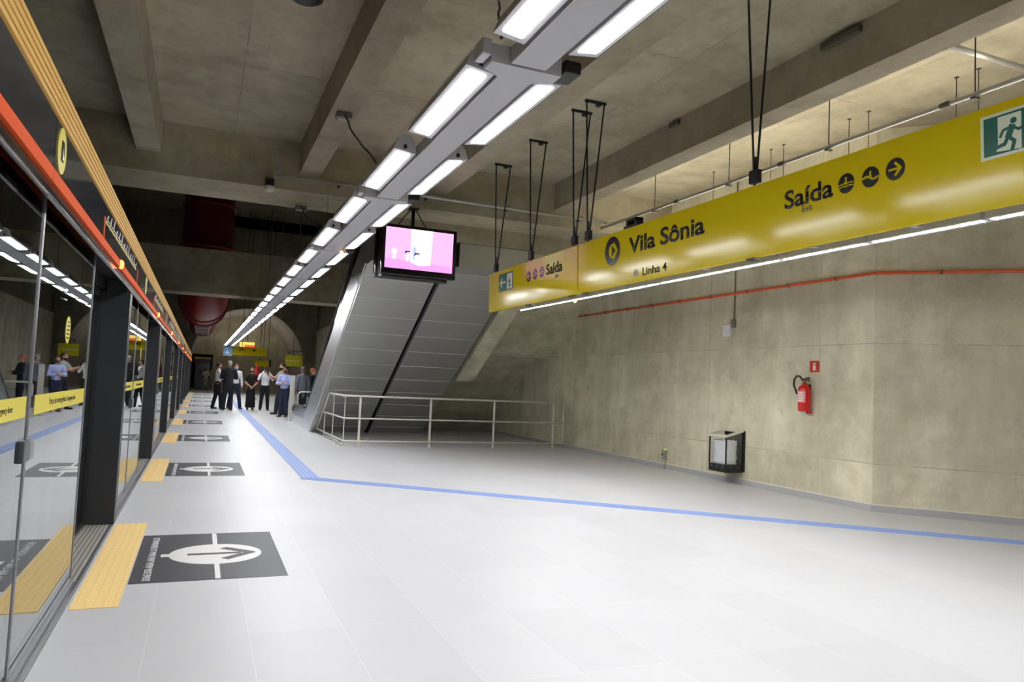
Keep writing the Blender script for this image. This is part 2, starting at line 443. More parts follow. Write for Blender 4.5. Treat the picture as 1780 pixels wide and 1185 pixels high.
# ------------------------------------------------------------------ platform screen doors
PITCH = 5.45; NMOD = 10
FX = Plane((-.62, 0, 0), (0, 1, 0), (0, 0, 1))
def make_header(y0, y1):
    t = thing('door_header', '', 'door header', (-.8, y0, 2.07), 'headers over the platform doors')
    yy0, yy1 = y0+.004, y1-.004
    MB().box((-.95, yy0, 2.20), (-.72, yy1, 2.59)).box((-.72, yy0, 2.56), (-.64, yy1, 2.59)).build('header_box', BLACK, t)
    MB().box((-.94, yy0+1.5, 2.095), (-.83, yy1-.4, 2.2)).build('lintel', BLACK, t)
    MB().box((-.65, yy0, 2.225), (-.62, yy1, 2.44)).build('fascia', FASCIA, t)
    tr = MB().box((-.66, yy0, 2.44), (-.625, yy1, 2.60))
    for k in range(5): tr.box((-.625, yy0, 2.448+k*.031), (-.612, yy1, 2.468+k*.031))
    tr.build('yellow_trim', YTRIM, t)
    MB().box((-.65, yy0, 2.168), (-.616, yy1, 2.222)).build('orange_stripe', ORANGE, t)
    MB().box((-.65, yy0, 2.12), (-.632, yy1, 2.165)).build('lower_lip', BLACKGLOSS, t)
    MB().cyl((-.638, yy0, 2.115), (-.638, yy1, 2.115), .011, 14).build('polished_rail', mat('rail_steel', (128, 128, 130), .22, 1.), t)
    yd = y0+2.80
    MB().sphere((-.612, yd, 2.195), (.022, .035, .035)).build('indicator_lamp', OLAMP, t)
    return t
hd = make_header(3.56, 3.56+PITCH)
hd['label'] = 'nearest full dark door header with line diagram and oval badge, above the first doorway'
# line diagram and badge on the first header
g = MB(); FX.line(g, [(5.35, 2.335), (7.75, 2.335)], .012)
for k in range(13): FX.disc(g, (5.4+k*.19, 2.335), .016, seg=12)
g.build('line_diagram', mat('diagram_yellow', (206, 200, 60), .4), hd)
g = MB(); FX.line(g, [(5.42, 2.36), (7.72, 2.36)], .004)
for k in range(13): FX.line(g, [(5.42+k*.19, 2.36), (5.47+k*.19, 2.36+.03+.02*(k % 3))], .012)
g.build('diagram_tick_marks', WHITE, hd)
for y in (5.3, 7.95):
    g = MB(); FX.line(g, [(y, 2.225), (y, 2.345)], .05); g.build('red_marker', ORANGE, hd)
hd2 = {}
def badge(t, y, z, r):
    g = MB(); FX.disc(g, (y, z), r, .0005, .004); b = g.build('round_badge', BANDY, t)
    g = MB(); FX.poly(g, [(y-r*.25, z-r*.45), (y+r*.30, z-r*.45), (y+r*.42, z), (y+r*.30, z+r*.45), (y-r*.25, z+r*.45)], .004, .006); k = g.build('badge_mark', SIGNK, b)
    g = MB(); FX.poly(g, [(y+r*.05, z-r*.38), (y+r*.32, z-r*.3), (y+r*.05, z+r*.1)], .006, .007); g.build('badge_arrow', WHITE, k)
badge(hd, 3.71, 2.335, .10)
for k in range(-1, NMOD):
    if k == 0: continue
    lab = 'door header cut by the left edge of the photo, above the nearest glass' if k == -1 else nth(k, 'dark door header with yellow trim', 'from the camera, above the platform doors')
    c = copy_thing(hd, (0, PITCH*k, 0), lab)

def band(t, y0, y1, text=True):
    FB = Plane((-.69, 0, 0), (0, 1, 0), (0, 0, 1))
    g = MB(); FB.poly(g, [(y0, 1.172), (y1, 1.172), (y1, 1.262), (y0, 1.262)], .0005, .002)
    b = g.build('yellow_band', BANDY, t)
    if text:
        lettering(FB, 'Porta de emergência', y0+.36, 1.205, .034, SIGNK, b, width=.50, n=.002, depth=.001)
        lettering(FB, '| Emergency door', y0+.89, 1.205, .028, SIGNK, b, width=.30, n=.002, depth=.001)
def make_panel(y0, y1, hand):
    t = thing('emergency_glass_door', '', 'glass door', (-.7, (y0+y1)/2, 0), 'fixed glass doors along the platform edge')
    MB().box((-.70, y0+.012, .02), (-.69, y1-.012, 2.19)).build('glass_pane', GLASS, t)
    MB().box((-.715, y0+.002, .012), (-.685, y0+.014, 2.19)).build('edge_strip', ALU, t)
    MB().box((-.715, y1-.016, .012), (-.685, y1-.004, 2.19)).build('edge_strip', ALU, t)
    MB().box((-.712, y0, .006), (-.682, y1, .035)).build('bottom_rail', ALU, t)
    band(t, y0+.12, y1-.06)
    if hand:
        y = y1
        MB().box((-.718, y-.11, .975), (-.672, y-.02, 1.07)).build('latch_handle', mat('latch_grey', (96, 98, 100), .35, .6), t, .006)
    else:
        MB().box((-.718, y0+.02, .975), (-.672, y0+.10, 1.07)).build('latch_handle', ALU, t, .008)
    return t
def make_sliding(y0, y1, left):
    t = thing('sliding_glass_door', '', 'glass door', (-.9, (y0+y1)/2, 0), 'sliding doors set back in the doorways')
    MB().box((-.885, y0+.05, .06), (-.875, y1-.05, 2.04)).build('glass_pane', GLASS, t)
    fr = MB().box((-.9, y0, .012), (-.86, y1, .06)).box((-.9, y0, 2.04), (-.86, y1, 2.088))
    fr.box((-.9, y0, .06), (-.86, y0+.05, 2.04)).box((-.9, y1-.05, .06), (-.86, y1, 2.04)).build('door_frame', BLACK, t)
    yb = y1-.02 if left else y0-.01
    MB().box((-.89, yb, .06), (-.87, yb+.02, 2.04)).build('rubber_edge', BLACKGLOSS, t)
    return t
def make_pillar(y):
    t = thing('door_pillar', '', 'pillar', (-.8, y+.06, 0), 'dark pillars beside the doorways')
    MB().box((-.955, y, .012), (-.628, y+.13, 2.09)).build('pillar_box', CHARCOAL, t, .004)
    MB().box((-.82, y, 2.09), (-.66, y+.13, 2.195)).build('pillar_head', CHARCOAL, t)
    MB().box((-.64, y+.132, .012), (-.625, y+.15, 2.088)).build('edge_strip', ALU, t)
    return t
def make_sill(y0, y1):
    t = thing('door_sill', '', 'door sill', (-.8, (y0+y1)/2, .006), 'ribbed metal sills in the doorways')
    MB().box((-.99, y0, .0065), (-.665, y1, .009)).build('sill_plate', mat('sill_metal', (186, 184, 176), .5, .2), t)
    g = MB()
    for k in range(10): g.box((-.985+k*.032, y0, .009), (-.968+k*.032, y1, .0125))
    g.build('sill_ribs', mat('sill_rib', (142, 140, 134), .5, .2), t)
    return t
pA = make_panel(2.23, 3.85, True); pB = make_panel(3.85, 5.58, False)
pA['label'] = 'glass emergency door at the left edge with the end of a yellow band'
pB['label'] = 'nearest whole glass emergency door with yellow band, before the first doorway'
FB = Plane((-.69, 0, 0), (0, 1, 0), (0, 0, 1))
g = MB(); FB.disc(g, (4.72, 1.60), .075, .0005, .002); st = g.build('round_sticker', BANDY, pB)
g = MB()
for k in range(5): FB.line(g, [(4.72-.05+.008*abs(k-2), 1.60-.044+k*.022), (4.72+.05-.008*abs(k-2), 1.60-.044+k*.022)], .008, .002, .003)
g.build('sticker_print', SIGNK, st)
sL = make_sliding(5.60, 6.55, True); sR = make_sliding(6.56, 7.51, False)
pil = make_pillar(7.53); sil = make_sill(5.58, 7.53)
sL['label'] = 'left dark-framed sliding door leaf in the nearest doorway'; sR['label'] = 'right dark-framed sliding door leaf in the nearest doorway'
pil['label'] = 'nearest and widest dark pillar beside the first doorway'; sil['label'] = 'ribbed metal sill of the nearest doorway'
for k in range(NMOD):
    tailA = 'doorway from the camera'
    copy_thing(pA, (0, PITCH*(k+1), 0), 'first glass emergency door beyond the %s doorway from the camera' % ORD[k])
    copy_thing(pB, (0, PITCH*(k+1), 0), 'second glass emergency door beyond the %s doorway from the camera' % ORD[k])
    if k:
        copy_thing(sL, (0, PITCH*k, 0), 'left dark-framed sliding door leaf in the %s doorway from the camera' % ORD[k])
        copy_thing(sR, (0, PITCH*k, 0), 'right dark-framed sliding door leaf in the %s doorway from the camera' % ORD[k])
        copy_thing(pil, (0, PITCH*k, 0), nth(k, 'dark door pillar from the camera', 'along the platform edge'))
        copy_thing(sil, (0, PITCH*k, 0), 'ribbed metal sill of the %s doorway from the camera' % ORD[k])

# ------------------------------------------------------------------ floor markings
def make_tactile():
    y0, y1 = 4.97, 7.58; x0, x1 = -.615, -.36
    g = MB().box((x0, y0, 0), (x1, y1, .004))
    for i in range(5):
        for j in range(52):
            x, y = x0+.0255+i*.051, y0+.0255+j*.0502
            vs = [(x+.013*math.cos(q), y+.013*math.sin(q), .004) for q in (0, PI/3, 2*PI/3, PI, 4*PI/3, 5*PI/3)]
            vt = [(x+.008*math.cos(q), y+.008*math.sin(q), .0062) for q in (0, PI/3, 2*PI/3, PI, 4*PI/3, 5*PI/3)]
            g.add(vs+vt, [(6, 7, 8, 9, 10, 11)]+[(a, (a+1) % 6, 6+(a+1) % 6, 6+a) for a in range(6)])
    return tag(g.build('tactile_strip', TACT), '', 'tactile strip', 'yellow strips before the doorways')
def make_square():
    x0, x1, y0, y1 = -.35, .66, 5.47, 7.02; xc, yc = .17, 6.24
    t = thing('floor_marking', '', 'floor marking', (xc, yc, 0), 'black boarding squares before the doorways')
    F = Plane((0, 0, 0), (1, 0, 0), (0, 1, 0))
    g = MB().box((x0, y0, 0), (x1, y1, .002)); g.build('black_square', SQBLACK, t)
    g = MB(); F.disc(g, (xc+.03, yc), .335, .002, .003, seg=48); d = g.build('white_disc', WHITE, t)
    g = MB()
    F.line(g, [(xc-.16, yc), (xc+.20, yc)], .055, .003, .004)
    F.line(g, [(xc+.10, yc+.175), (xc+.285, yc+.0)], .07, .003, .0041)
    F.line(g, [(xc+.10, yc-.175), (xc+.285, yc-.0)], .07, .003, .0042)
    g.build('arrow', SQBLACK, d)
    g = MB()
    F.line(g, [(xc+.03, yc+.34), (xc+.03, y1-.02)], .035, .002, .003); g.build('white_line', WHITE, t)
    g = MB(); F.line(g, [(xc-.335, yc), (xc-.295, yc)], .09, .002, .003); g.build('white_tab', WHITE, t)
    g = MB(); F.line(g, [(xc+.03, y0+.03), (xc+.03, yc-.34)], .035, .002, .003)
    g.build('white_line', WHITE, t)
    L = Plane((0, 0, 0), (0, 1, 0), (-1, 0, 0))
    lettering(L, 'DEIXE ESTA ÁREA LIVRE PARA O DESEMBARQUE', y0+.06, .225, .05, WHITE, t, width=1.38, n=.002, depth=.001, bold=.01)
    return t
tac = make_tactile(); sq = make_square()
tac['label'] = 'nearest yellow studded tactile strip, before the first doorway'
sq['label'] = 'nearest black floor square with white arrow disc, before the first doorway'
for k in range(1, NMOD):
    copy_thing(tac, (0, PITCH*k, 0), nth(k, 'yellow studded tactile strip from the camera', 'along the doors'))
    copy_thing(sq, (0, PITCH*k, 0), nth(k, 'black floor square with white arrow disc', 'from the camera'))
def blue_path():
    w = .125
    A, B, Cc = Vector((1.66, 57)), Vector((1.50, 10.55)), Vector((12.0, 1.75))
    g = MB()
    for P, Q in ((A, B), (B, Cc)):
        d = (Q-P).normalized(); n = Vector((-d.y, d.x))
        if P is B: P = P-d*.1
        q = [P+n*w, Q+n*w, Q-n*w, P-n*w]
        z = .003 if P is A else .0035
        g.hexa([(a.x, a.y, 0) for a in q], [(a.x, a.y, z) for a in q])
        for k in range(4):
            c = -w+.031+k*.0625
            r = [P+n*(c+.012), Q+n*(c+.012), Q+n*(c-.012), P+n*(c-.012)]
            g.hexa([(a.x, a.y, z) for a in r], [(a.x, a.y, z+.004) for a in r])
    tag(g.build('tactile_path', BLUE), 'pale blue tactile guide path that turns a corner across the floor', 'tactile path')
blue_path()

# ------------------------------------------------------------------ ceiling luminaires
def make_lamp(xc, y0, y1, side):
    # side -1: left run, +1: right run, faces tilt outwards
    t = thing('ceiling_lamp', '', 'ceiling lamp', (xc, (y0+y1)/2, 3.28), 'lamps of the long double lighting run')
    th = math.radians(8)*side
    def P(u, y, v): return (xc+u*math.cos(th)-v*math.sin(th)*-1*0+v*math.sin(th)*-1, y, 3.28+u*math.sin(th)*1+v*math.cos(th))
    prof = [(-.092, 0), (.092, 0), (.092, .014), (.075, .09), (.05, .125), (.015, .14), (-.015, .14), (-.05, .125), (-.075, .09), (-.092, .014)]
    MB().prism([P(u, y0, v) for u, v in prof], (0, y1-y0, 0)).build('housing', HOUSING, t)
    q = [(-.055, y0+.055), (.055, y0+.055), (.055, y1-.055), (-.055, y1-.055)]
    MB().hexa([P(u, y, -.004) for u, y in q], [P(u, y, .001) for u, y in q]).build('diffuser', DIFF, t)
    for y in (y0, y1): MB().box((xc-.012, y-.015 if y == y0 else y, 3.30), (xc+.012, y if y == y0 else y+.015, 3.33)).build('end_clip', BLACK, t)
    return t
LY = [4.09+1.78*k for k in range(-6, 32)]
lampL = make_lamp(1.43, 4.09, 5.43, -1); lampR = make_lamp(1.885, 4.09, 5.43, 1)
vis = [k for k in range(-6, 28)]
def lamp_label(k, side):
    if k >= -1:
        return nth(k+1, '%s lamp of the double lighting run' % side, 'from the camera')
    return '%s lamp of the double lighting run, behind the camera' % side
lampL['label'] = lamp_label(0, 'left'); lampR['label'] = lamp_label(0, 'right')
for k in vis:
    if k == 0: continue
    copy_thing(lampL, (0, 1.78*k, 0), lamp_label(k, 'left')); copy_thing(lampR, (0, 1.78*k, 0), lamp_label(k, 'right'))
def make_tray(y0, y1):
    t = thing('cable_tray', '', 'cable tray', (1.655, y0, 3.28), 'grey trays between the two runs of lamps')
    MB().box((1.545, y0+.2, 3.262), (1.765, y1-.01, 3.36)).build('tray_cover', PAINTGREY, t)
    MB().prism([(1.43, y0+.01, 3.258), (1.88, y0+.01, 3.258), (1.88, y0+.13, 3.258), (1.80, y0+.16, 3.258), (1.765, y0+.2, 3.258), (1.545, y0+.2, 3.258), (1.50, y0+.16, 3.258), (1.43, y0+.13, 3.258)], (0, 0, .11)).build('joint_plate', PAINTGREY, t)
    MB().box((1.89, y0-.02, 3.28), (2.0, y0+.16, 3.36)).build('gear_box', BLACK, t, .01)
    MB().box((1.36, y0-.02, 3.28), (1.42, y0+.12, 3.38)).build('gear_box', HOUSING, t, .01)
    return t
def wire(y, top):
    g = MB()
    g.cyl((1.655, y, 3.36), (1.655, y, top), .004 if top > 5 else .002, 6)
    return g
for i, k in enumerate(range(-3, 14)):
    y0 = 3.90+3.56*k
    t = make_tray(y0, y0+3.56)
    t['label'] = nth(k+1, 'grey tray between the lamp runs', 'from the camera') if k >= -1 else 'grey tray between the lamp runs, behind the camera'
    top = SLAB-.003 if y0+.6 < 11.5 else (4.22 if y0+.6 < 12.8 else 12.997)
    if not 2 < y0 < 11: wire(y0+.6, top).build('suspension_wire', CABLE, t)
# amber lamp on the run
tag(MB().sphere((1.80, 10.95, 3.245), .022).build('amber_beacon', HOT), 'small glowing amber lamp on the double lighting run', 'beacon')
# supply cords with their boxes
def cord(name, label, pts, box=None):
    t = thing(name, label, 'power cord', pts[0])
    P = [Vector(p) for p in pts]; path = []
    for a, b in zip(P[:-1], P[1:]):
        for k in range(8):
            s = k/8; path.append(a.lerp(b, s)-Vector((0, 0, .10*math.sin(PI*s)*(1-s))))
    path.append(P[-1])
    path = [p+Vector((.012*math.sin(i*2.1), .012*math.cos(i*1.7), 0)) if 0 < i < len(path)-1 else p for i, p in enumerate(path)]
    MB().tube(path, .011, 7).build('cord', CABLE, t)
    if box is not None:
        x, y, z = pts[0]
        MB().box((x-.09, y-.07, z-.07), (x+.09, y+.07, z)).build('outlet_box', mat('outlet_grey', (120, 118, 110), .5), t, .006)
        MB().box((x-.06, y-.045, z-.078), (x+.06, y+.045, z-.07)).build('outlet_cover', mat('outlet_cover', (168, 166, 158), .45), t)
cord('power_cord', 'drooping cord from grey box under ceiling beam to the lamps', [(1.36, 8.66, 4.5), (1.42, 6.9, 3.435)], 1)
cord('power_cord', 'short cord dropping from the slab to the nearest lamps', [(2.35, 6.3, SLAB), (1.5, 3.95, 3.43)])
cord('power_cord', 'cord from grey box beneath the cross beam to the lamps', [(1.36, 12.6, 4.22), (1.42, 10.5, 3.435)], 1)

# ------------------------------------------------------------------ hanging yellow signs
SX = 4.2
LEAN = math.tan(math.radians(1.9))
SP = Plane((SX+3.17*LEAN, 0, 0), (0, -1, 0), (-LEAN, 0, 1))      # u = -Y, the boards lean forward a little at the top
def board(y0, y1): return MB().prism([(SX+.61*LEAN, y0, 2.56), (SX+.61*LEAN+.04, y0, 2.56), (SX+.04, y0, 3.17), (SX, y0, 3.17)], (0, y1-y0, 0))
def su(y): return -y
def hanger(parent, y, zb=3.17, spread=.30):
    g = MB()
    yt = y+.10
    g.tube([(SX+.015, y, zb+.11), (SX-.01, yt, SLAB-.015)], .0105, 7)
    g.tube([(SX+.045, y, zb+.11), (SX+.24, yt, SLAB-.015)], .0105, 7)
    g.box((SX-.03, yt-.015, SLAB-.03), (SX+.26, yt+.015, SLAB))
    g.box((SX+.13, yt-.03, SLAB-.06), (SX+.18, yt+.03, SLAB-.01))
    h = g.build('hanger', BLACK, parent)
    MB().box((SX+.005, y-.05, zb+.03), (SX+.055, y+.05, zb+.14)).cyl((SX+.03, y, zb-.03), (SX+.03, y, zb+.26), .008, 8).build('turnbuckle', BLACK, h)
def circle_icon(parent, y, z, r, kind, flip=1):
    g = MB(); SP.disc(g, (su(y), z), r, .0005, .003, seg=32); d = g.build('icon_disc', SIGNK, parent)
    g = MB(); u = su(y)
    L = lambda pts, w, n=.0045: SP.line(g, [(u+flip*a*r, z+b*r) for a, b in pts], w*r, .003, n)
    if kind == 'arrow':
        L([(-.62, 0), (.5, 0)], .2); L([(.02, .55), (.56, .0)], .24, .0047); L([(.02, -.55), (.56, 0)], .24, .0049)
    elif kind == 'walk':
        SP.disc(g, (u+flip*0*r, z+.52*r), .12*r, .003, .0045, 12)
        SP.poly(g, [(u-.16*r, z-.05*r), (u+.16*r, z-.05*r), (u+.07*r, z+.4*r), (u-.07*r, z+.4*r)], .003, .0047)
        L([(-.95, -.12), (-.2, .02), (0, -.12), (.2, .02), (.95, -.02)], .11)
        L([(-.9, -.4), (-.3, -.26), (0, -.36), (.35, -.26), (.9, -.3)], .09, .0049)
    else:
        SP.disc(g, (u+flip*.02*r, z+.5*r), .11*r, .003, .0045, 12)
        SP.poly(g, [(u-.14*r, z+.02*r), (u+.16*r, z+.02*r), (u+.08*r, z+.4*r), (u-.06*r, z+.4*r)], .003, .0047)
        L([(-.92, .0), (-.4, .1), (0, -.06), (.3, -.26), (.6, -.22), (.92, -.12)], .22)
    g.build('icon_symbol', SIGNY, d)
def runner(g, F, u0, v0, s, flip=1, n0=.003):
    L = lambda pts, w, n: F.line(g, [(u0+flip*a*s, v0+b*s) for a, b in pts], w*s, n0, n)
    F.disc(g, (u0+flip*.10*s, v0+.78*s), .085*s, n0, n0+.0015, 16)
    L([(.06, .64), (-.04, .38)], .17, n0+.0016)
    L([(.06, .62), (.24, .50), (.36, .56)], .07, n0+.0018)
    L([(.0, .62), (-.18, .58), (-.26, .42)], .07, n0+.0020)
    L([(-.04, .38), (.12, .22), (.06, .02)], .095, n0+.0022)
    L([(-.04, .38), (-.14, .20), (-.36, .16)], .095, n0+.0024)
# sign 1 (far one)
s1 = thing('hanging_sign', 'shorter far yellow exit sign board with left arrow, screen reflected on it', 'sign', (SX, 9.6, 2.56))
board(8.085, 11.12).build('sign_board', SIGNY, s1, .004)
for y in (10.90, 9.55, 8.22): hanger(s1, y)
g = MB(); SP.poly(g, [(su(10.68), 2.84), (su(10.12), 2.84), (su(10.12), 3.11), (su(10.68), 3.11)], .0005, .002); ex = g.build('exit_plate', GREEN, s1)
g = MB(); SP.poly(g, [(su(10.36), 2.86), (su(10.15), 2.86), (su(10.15), 3.09), (su(10.36), 3.09)], .002, .003)
SP.line(g, [(su(10.42), 2.975), (su(10.62), 2.975)], .03, .002, .003); SP.line(g, [(su(10.55), 3.04), (su(10.63), 2.97)], .03, .002, .0032); SP.line(g, [(su(10.55), 2.91), (su(10.63), 2.98)], .03, .002, .0034)
g.build('exit_symbol', PALE, ex)
g = MB(); runner(g, SP, su(10.26), 2.865, .2, -1); g.build('running_figure', GREEN, ex)
circle_icon(s1, 9.55, 2.955, .075, 'arrow', -1); circle_icon(s1, 9.33, 2.96, .075, 'wave', -1); circle_icon(s1, 9.11, 2.965, .075, 'walk', -1)
lettering(SP, 'Saída', su(8.97), 2.905, .145, SIGNK, s1, bold=.02, width=.48)
lettering(SP, 'Exit', su(8.70), 2.835, .05, SIGNK, s1, shear=.2)
# sign 2 (near one)
s2 = thing('hanging_sign', 'long near yellow sign board reading Vila Sônia, hung over the floor', 'sign', (SX, 4.9, 2.56))
board(1.72, 8.055).build('sign_board', SIGNY, s2, .004)
for y in (7.86, 4.93, 2.0): hanger(s2, y)
g = MB(); SP.ring(g, (su(7.23), 2.965), .085, .165, .0005, .003); SP.poly(g, [(su(7.23)-.015, 2.90), (su(7.23)+.062, 2.965), (su(7.23)-.015, 3.03)], .0005, .003)
em = g.build('line_emblem', SIGNK, s2)
g = MB(); SP.line(g, [(su(7.23)+.035, 2.875), (su(7.23)+.105, 2.965), (su(7.23)+.035, 3.055)], .018, .003, .0045); g.build('emblem_outline', SIGNY, em)
lettering(SP, 'Vila Sônia', su(6.88), 2.885, .175, SIGNK, s2, bold=.025, width=1.31)
g = MB(); SP.ring(g, (su(6.74), 2.66), .022, .042, .0005, .003, 24); SP.poly(g, [(su(6.74)-.006, 2.645), (su(6.74)+.018, 2.66), (su(6.74)-.006, 2.675)], .0005, .003); g.build('line_emblem', SIGNK, s2)
lettering(SP, 'Linha 4', su(6.61), 2.615, .085, SIGNK, s2, bold=.012, width=.44)
lettering(SP, 'Saída', su(4.55), 2.895, .145, SIGNK, s2, bold=.02, width=.49)
lettering(SP, 'Exit', su(4.37), 2.835, .05, SIGNK, s2, width=.11, shear=.2)
circle_icon(s2, 3.94, 2.96, .072, 'walk'); circle_icon(s2, 3.73, 2.955, .072, 'wave'); circle_icon(s2, 3.53, 2.96, .075, 'arrow')
g = MB(); SP.poly(g, [(su(2.94), 2.85), (su(2.42), 2.85), (su(2.42), 3.115), (su(2.94), 3.115)], .0005, .002); pf = g.build('exit_plate', PALE, s2)
g = MB(); SP.poly(g, [(su(2.92), 2.868), (su(2.44), 2.868), (su(2.44), 3.097), (su(2.92), 3.097)], .002, .003); pg = g.build('exit_field', GREEN, pf)
g = MB(); SP.poly(g, [(su(2.845), 2.885), (su(2.70), 2.87), (su(2.70), 3.085), (su(2.835), 3.085), (su(2.835), 2.93)], .003, .004)
SP.line(g, [(su(2.48), 2.98), (su(2.62), 2.98)], .03, .003, .004)
g.build('exit_symbol', PALE, pg)
g = MB(); runner(g, SP, su(2.765), 2.875, .215, 1, .004); g.build('running_figure', GREEN, pg)
for y, z in ((4.95, 2.555), (7.9, 2.555), (8.25, 2.555), (9.6, 2.555)):
    par = s2 if y < 8.06 else s1
    MB().box((SX+.012, y-.05, z-.012), (SX+.075, y+.05, z+.004)).build('clip', BLACK, par)
# slim lamps behind the signs
slim0 = None
segs = [(11.05, 9.75), (9.72, 8.42), (8.39, 7.09), (7.06, 5.18), (5.15, 4.22), (4.19, 3.28), (3.25, 1.95), (1.92, .62)]
for i, (a, b) in enumerate(segs):
    t = thing('linear_lamp', ('slim linear lamp behind the yellow signs, %s from the far end' % (['first', 'second', 'third', 'fourth', 'fifth', 'sixth', 'seventh', 'eighth'][i])), 'linear lamp', (4.75, (a+b)/2, 2.62), 'slim lamps in line behind the yellow signs')
    MB().prism([(4.69, a, 2.63), (4.81, a, 2.63), (4.80, a, 2.70), (4.77, a, 2.76), (4.73, a, 2.76), (4.70, a, 2.70)], (0, b-a, 0)).build('housing', PAINTGREY, t)
    MB().box((4.742, b+.015, 2.6275), (4.758, a-.015, 2.63)).build('diffuser', DIFF2, t)
    MB().box((SX+.065, (a+b)/2-.03, 2.66), (4.72, (a+b)/2+.03, 2.68)).build('bracket_arm', PAINTGREY, t)
tag(MB().sphere((4.70, 9.05, 2.60), .022).build('amber_beacon', HOT), 'small glowing amber lamp on the slim lamp under the sign', 'beacon')
t = thing('sound_projector', 'black box with handle bracket standing behind the top of the Vila Sônia sign', 'loudspeaker', (4.34, 7.0, 3.12))
MB().box((4.29, 6.86, 3.12), (4.40, 7.15, 3.24)).build('body', BLACK, t, .01)
MB().box((4.30, 6.90, 3.24), (4.39, 6.94, 3.30)).box((4.30, 7.07, 3.24), (4.39, 7.11, 3.30)).box((4.30, 6.90, 3.28), (4.39, 7.11, 3.31)).build('handle_bracket', BLACK, t)
MB().box((SX+.05, 6.95, 3.08), (4.40, 7.05, 3.12)).build('support_bracket', BLACK, t)

# ------------------------------------------------------------------ double-sided monitor
tv = thing('hanging_monitor', 'black double-sided monitor showing a pink scene, hung from the cross beam', 'monitor', (3.1, 11.45, 3.0))
TP = Plane((0, 11.10, 0), (1, 0, 0), (0, 0, 1))
x0, x1, z0, z1 = 2.42, 3.62, 3.02, 3.80
g = MB().box((x0, 11.10, z0), (x1, 11.22, z1)); g.build('front_cabinet', BLACKGLOSS, tv, .012)
MB().box((x0+.05, 11.22, z0-.02), (x1-.14, 11.52, z1-.04)).build('middle_case', BLACK, tv, .01)
MB().box((x0, 11.52, z0), (x1, 11.64, z1)).build('rear_cabinet', BLACKGLOSS, tv, .012)
scr = MB(); TP.poly(scr, [(x0+.06, z0+.10), (x1-.06, z0+.10), (x1-.06, z1-.05), (x0+.06, z1-.05)], .0005, .003)
sc = scr.build('screen', mat('screen_pink', (60, 40, 60), .2, emit=(240, 156, 232), estr=1.7), tv)
g = MB(); TP.poly(g, [(x0+.06, z0+.10), (x1-.06, z0+.10), (x1-.06, z0+.20), (x0+.06, z0+.25)], .003, .0035); g.build('picture_ground', mat('screen_magenta', (60, 34, 60), .2, emit=(234, 136, 224), estr=1.7), sc)
g = MB(); TP.poly(g, [(x0+.46, z0+.21), (x0+.60, z0+.17), (x0+.78, z0+.19), (x0+.80, z1-.05), (x0+.45, z1-.05)], .0036, .0042); g.build('picture_block', mat('screen_white', (240, 250, 250), .2, emit=(242, 252, 250), estr=1.5), sc)
g = MB(); TP.poly(g, [(x0+.49, z0+.26), (x0+.55, z0+.25), (x0+.55, z0+.45), (x0+.49, z0+.46)], .0042, .0046); g.build('picture_panel', mat('screen_blue', (176, 196, 230), .2, emit=(176, 196, 230), estr=1.0), sc)
for i, (a, b, r) in enumerate(((x0+.20, z0+.36, .045), (x0+.41, z0+.34, .045), (x0+.56, z0+.32, .045))):
    g = MB(); TP.disc(g, (a, b), r, .0046, .005, 20); TP.poly(g, [(a-.02, b-.12), (a+.02, b-.12), (a+.025, b-.04), (a-.025, b-.04)], .0046, .005)
    g.build('picture_shape', mat('screen_pale', (236, 226, 240), .2, emit=(240, 230, 244), estr=1.0), sc)
    if i:
        g = MB(); TP.poly(g, [(a-.05, b-.01), (a-.04, b+.045), (a+.03, b+.05), (a+.05, b+.02), (a, b+.025)], .005, .0054); g.build('picture_shade', mat('screen_violet', (96, 66, 120), .2, emit=(92, 62, 120), estr=.8), sc)
MB().cyl((3.05, 11.72, z1-.05), (3.05, 11.72, 4.22), .03, 12).box((2.97, 11.64, 4.2), (3.13, 11.8, 4.22)).box((2.95, 11.2, z1-.06), (3.15, 11.75, z1-.03)).build('pole', BLACK, tv)
MB().tube([(3.02, 11.7, 4.21), (2.86, 11.65, 4.02), (2.78, 11.6, 3.9), (2.75, 11.5, z1-.05)], .008, 6).tube([(3.08, 11.7, 4.21), (3.2, 11.66, 4.0), (3.28, 11.58, 3.85), (3.3, 11.5, z1-.05)], .008, 6).build('cable', BLACK, tv)

